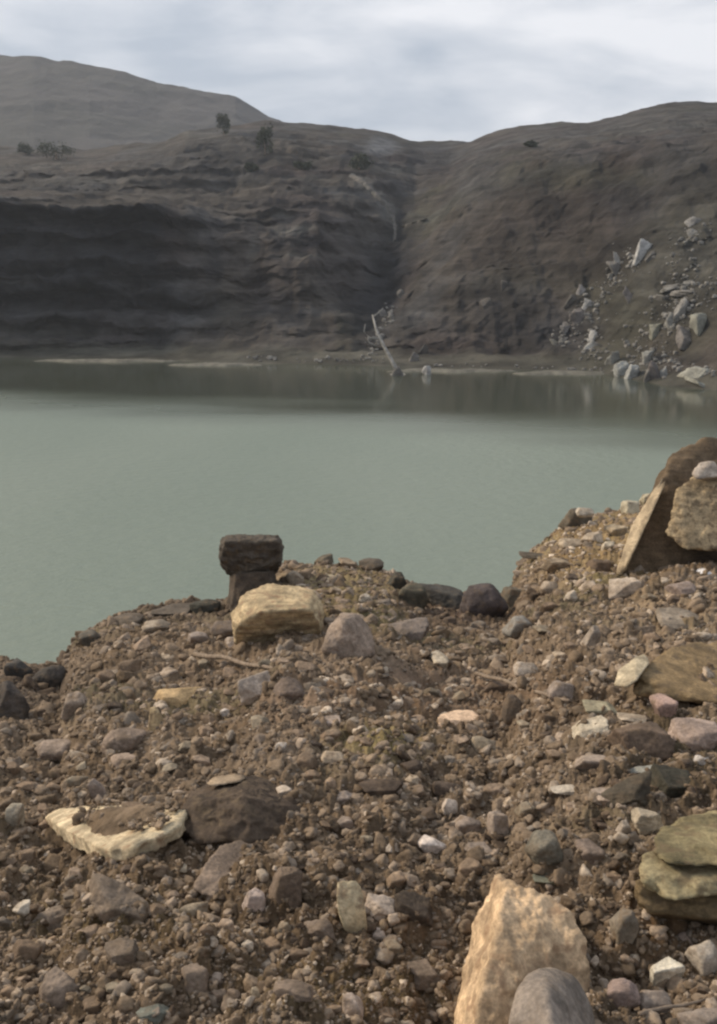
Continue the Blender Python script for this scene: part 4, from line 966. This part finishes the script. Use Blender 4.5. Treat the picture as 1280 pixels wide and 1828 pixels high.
for i, (x0, y0, x1, y1, c, lab, k) in enumerate(fars):
    h = hit(WALL, (x0 + x1) / 2, y1)
    yw = shoreY(y1)
    Y_ = yw if (y1 > 640 and (h is None or h.y > yw)) else h.y
    rk(x0, y0, x1, y1, c, lab, k, i + 3, 'rock', 'far_rock', mat=M_far, tree=WALL, Y=Y_, tilt=(i % 5 - 2) * .12)
# smaller broken stones in the right-hand rockfalls
rf = 0
for (ax, ay, bx, by, wd, n) in ((1140, 450, 1000, 610, 20, 160), (1250, 490, 1120, 660, 42, 320), (1060, 560, 1060, 640, 18, 60), (705, 540, 655, 640, 12, 50), (760, 655, 1100, 662, 5, 60), (1250, 400, 1190, 480, 22, 50), (440, 640, 690, 645, 5, 40), (1150, 640, 1280, 670, 14, 90)):
    for q in range(n):
        s = rng.random(); x = ax + (bx - ax) * s + rng.normal(0, wd * .6); y = ay + (by - ay) * s + rng.normal(0, wd * .45)
        h = hit(WALL, x, y)
        if h is None or h.z < .1: continue
        ITEMS.append((h, (2.5 + 8 * rng.random() ** 2) * h.y / F))
bm = bmesh.new()
VV = []; FFc = []
lowv, lowf = ico(2)
for i, (h, s) in enumerate(ITEMS):
    v_, f_ = rock_verts(rand_planes(2000 + i, 8, .45), 2, i, 20, .08, .03)
    v_ = v_ * s * (1, .9, .6 + .3 * (i % 3) / 2) * .6 + np.array(h) + (0, 0, s * .15)
    FFc += [tuple(a + len(VV) for a in f) for f in f_]; VV += v_.tolist()
m_ = bpy.data.meshes.new('scree'); m_.from_pydata(VV, [], FFc)
scree = link('scree_stones', m_, M_far); scree.color = (.24, .23, .21, 1); tag(scree, kind='stuff')

# scrub bushes on the terraces
def bush(px, py, wpx_, hpx, label, seed, flat_top=False):
    h = hit(WALL, px, py + hpx * .4)
    if h is None: return
    mpp = h.y / F; W, H = wpx_ * mpp, hpx * mpp
    r_ = bpy.data.objects.new('scrub_bush', None); C.objects.link(r_); base = Vector(at(px, py + hpx * .45, h.y)); r_.location = base
    tag(r_, label, 'bush')
    R_ = np.random.default_rng(seed); n = 900
    cl = R_.uniform(-1, 1, size=(22, 3)) * (W * .38, W * .25, H * .34) + (0, 0, H * .5)
    vs, fs = [], []
    for i in range(n):
        c_ = cl[R_.integers(14)] + R_.normal(size=3) * (W * .09, W * .08, H * .12)
        s = R_.uniform(.12, .28) * (1 if W > 2 else .6)
        a = R_.normal(size=3); a /= np.linalg.norm(a); b_ = np.cross(a, R_.normal(size=3)); b_ /= np.linalg.norm(b_)
        k = len(vs); vs += [tuple(c_ - a * s), tuple(c_ + b_ * s * .6), tuple(c_ + a * s), tuple(c_ - b_ * s * .6)]; fs.append((k, k + 1, k + 2, k + 3))
    m_ = bpy.data.meshes.new('foliage'); m_.from_pydata(vs, [], fs); link('foliage', m_, M_leaf, r_)
    tube('stem', [(0, 0, -.4), (W * .04, 0, H * .3), (-W * .02, 0, H * .6)], [W * .05, W * .035, W * .015], M_wood, r_)
bush(100, 274, 62, 28, 'dark wide bush on the upper left terrace of the far wall', 1)
bush(46, 268, 30, 18, 'smaller bush left of the dark wide one on the terrace', 2)
bush(399, 226, 22, 38, 'dark upright bush standing alone on the far skyline terrace', 3)
bush(472, 258, 30, 44, 'dark tall bush on the far hillside right of the upright one', 4)
bush(640, 290, 44, 30, 'dark bush beside the bluish patch on the far hillside', 5)
bush(540, 298, 30, 12, 'low bush on the middle of the far hillside', 6)
bush(450, 300, 24, 12, 'low bush below the tall bush on the far hillside', 7)
bush(950, 258, 22, 10, 'small bush under the right-hand skyline', 8)

# ------------------------------------------------------------------ air
hz_me = bpy.data.meshes.new('haze'); bm = bmesh.new(); bmesh.ops.create_cube(bm, size=1)
for v_ in bm.verts: v_.co = (v_.co.x * 2200, v_.co.y * 1240 + 290, v_.co.z * 160 + 76)
bm.to_mesh(hz_me); bm.free()
hm = bpy.data.materials.new('haze'); hm.use_nodes = True; ht = hm.node_tree; ht.nodes.clear()
ho = ht.nodes.new('ShaderNodeOutputMaterial'); pv = ht.nodes.new('ShaderNodeVolumePrincipled')
pv.inputs['Density'].default_value = .00038; pv.inputs['Color'].default_value = (.78, .84, .95, 1); pv.inputs['Anisotropy'].default_value = .2
ht.links.new(pv.outputs[0], ho.inputs['Volume'])
tag(link('haze', hz_me, hm), kind='stuff')
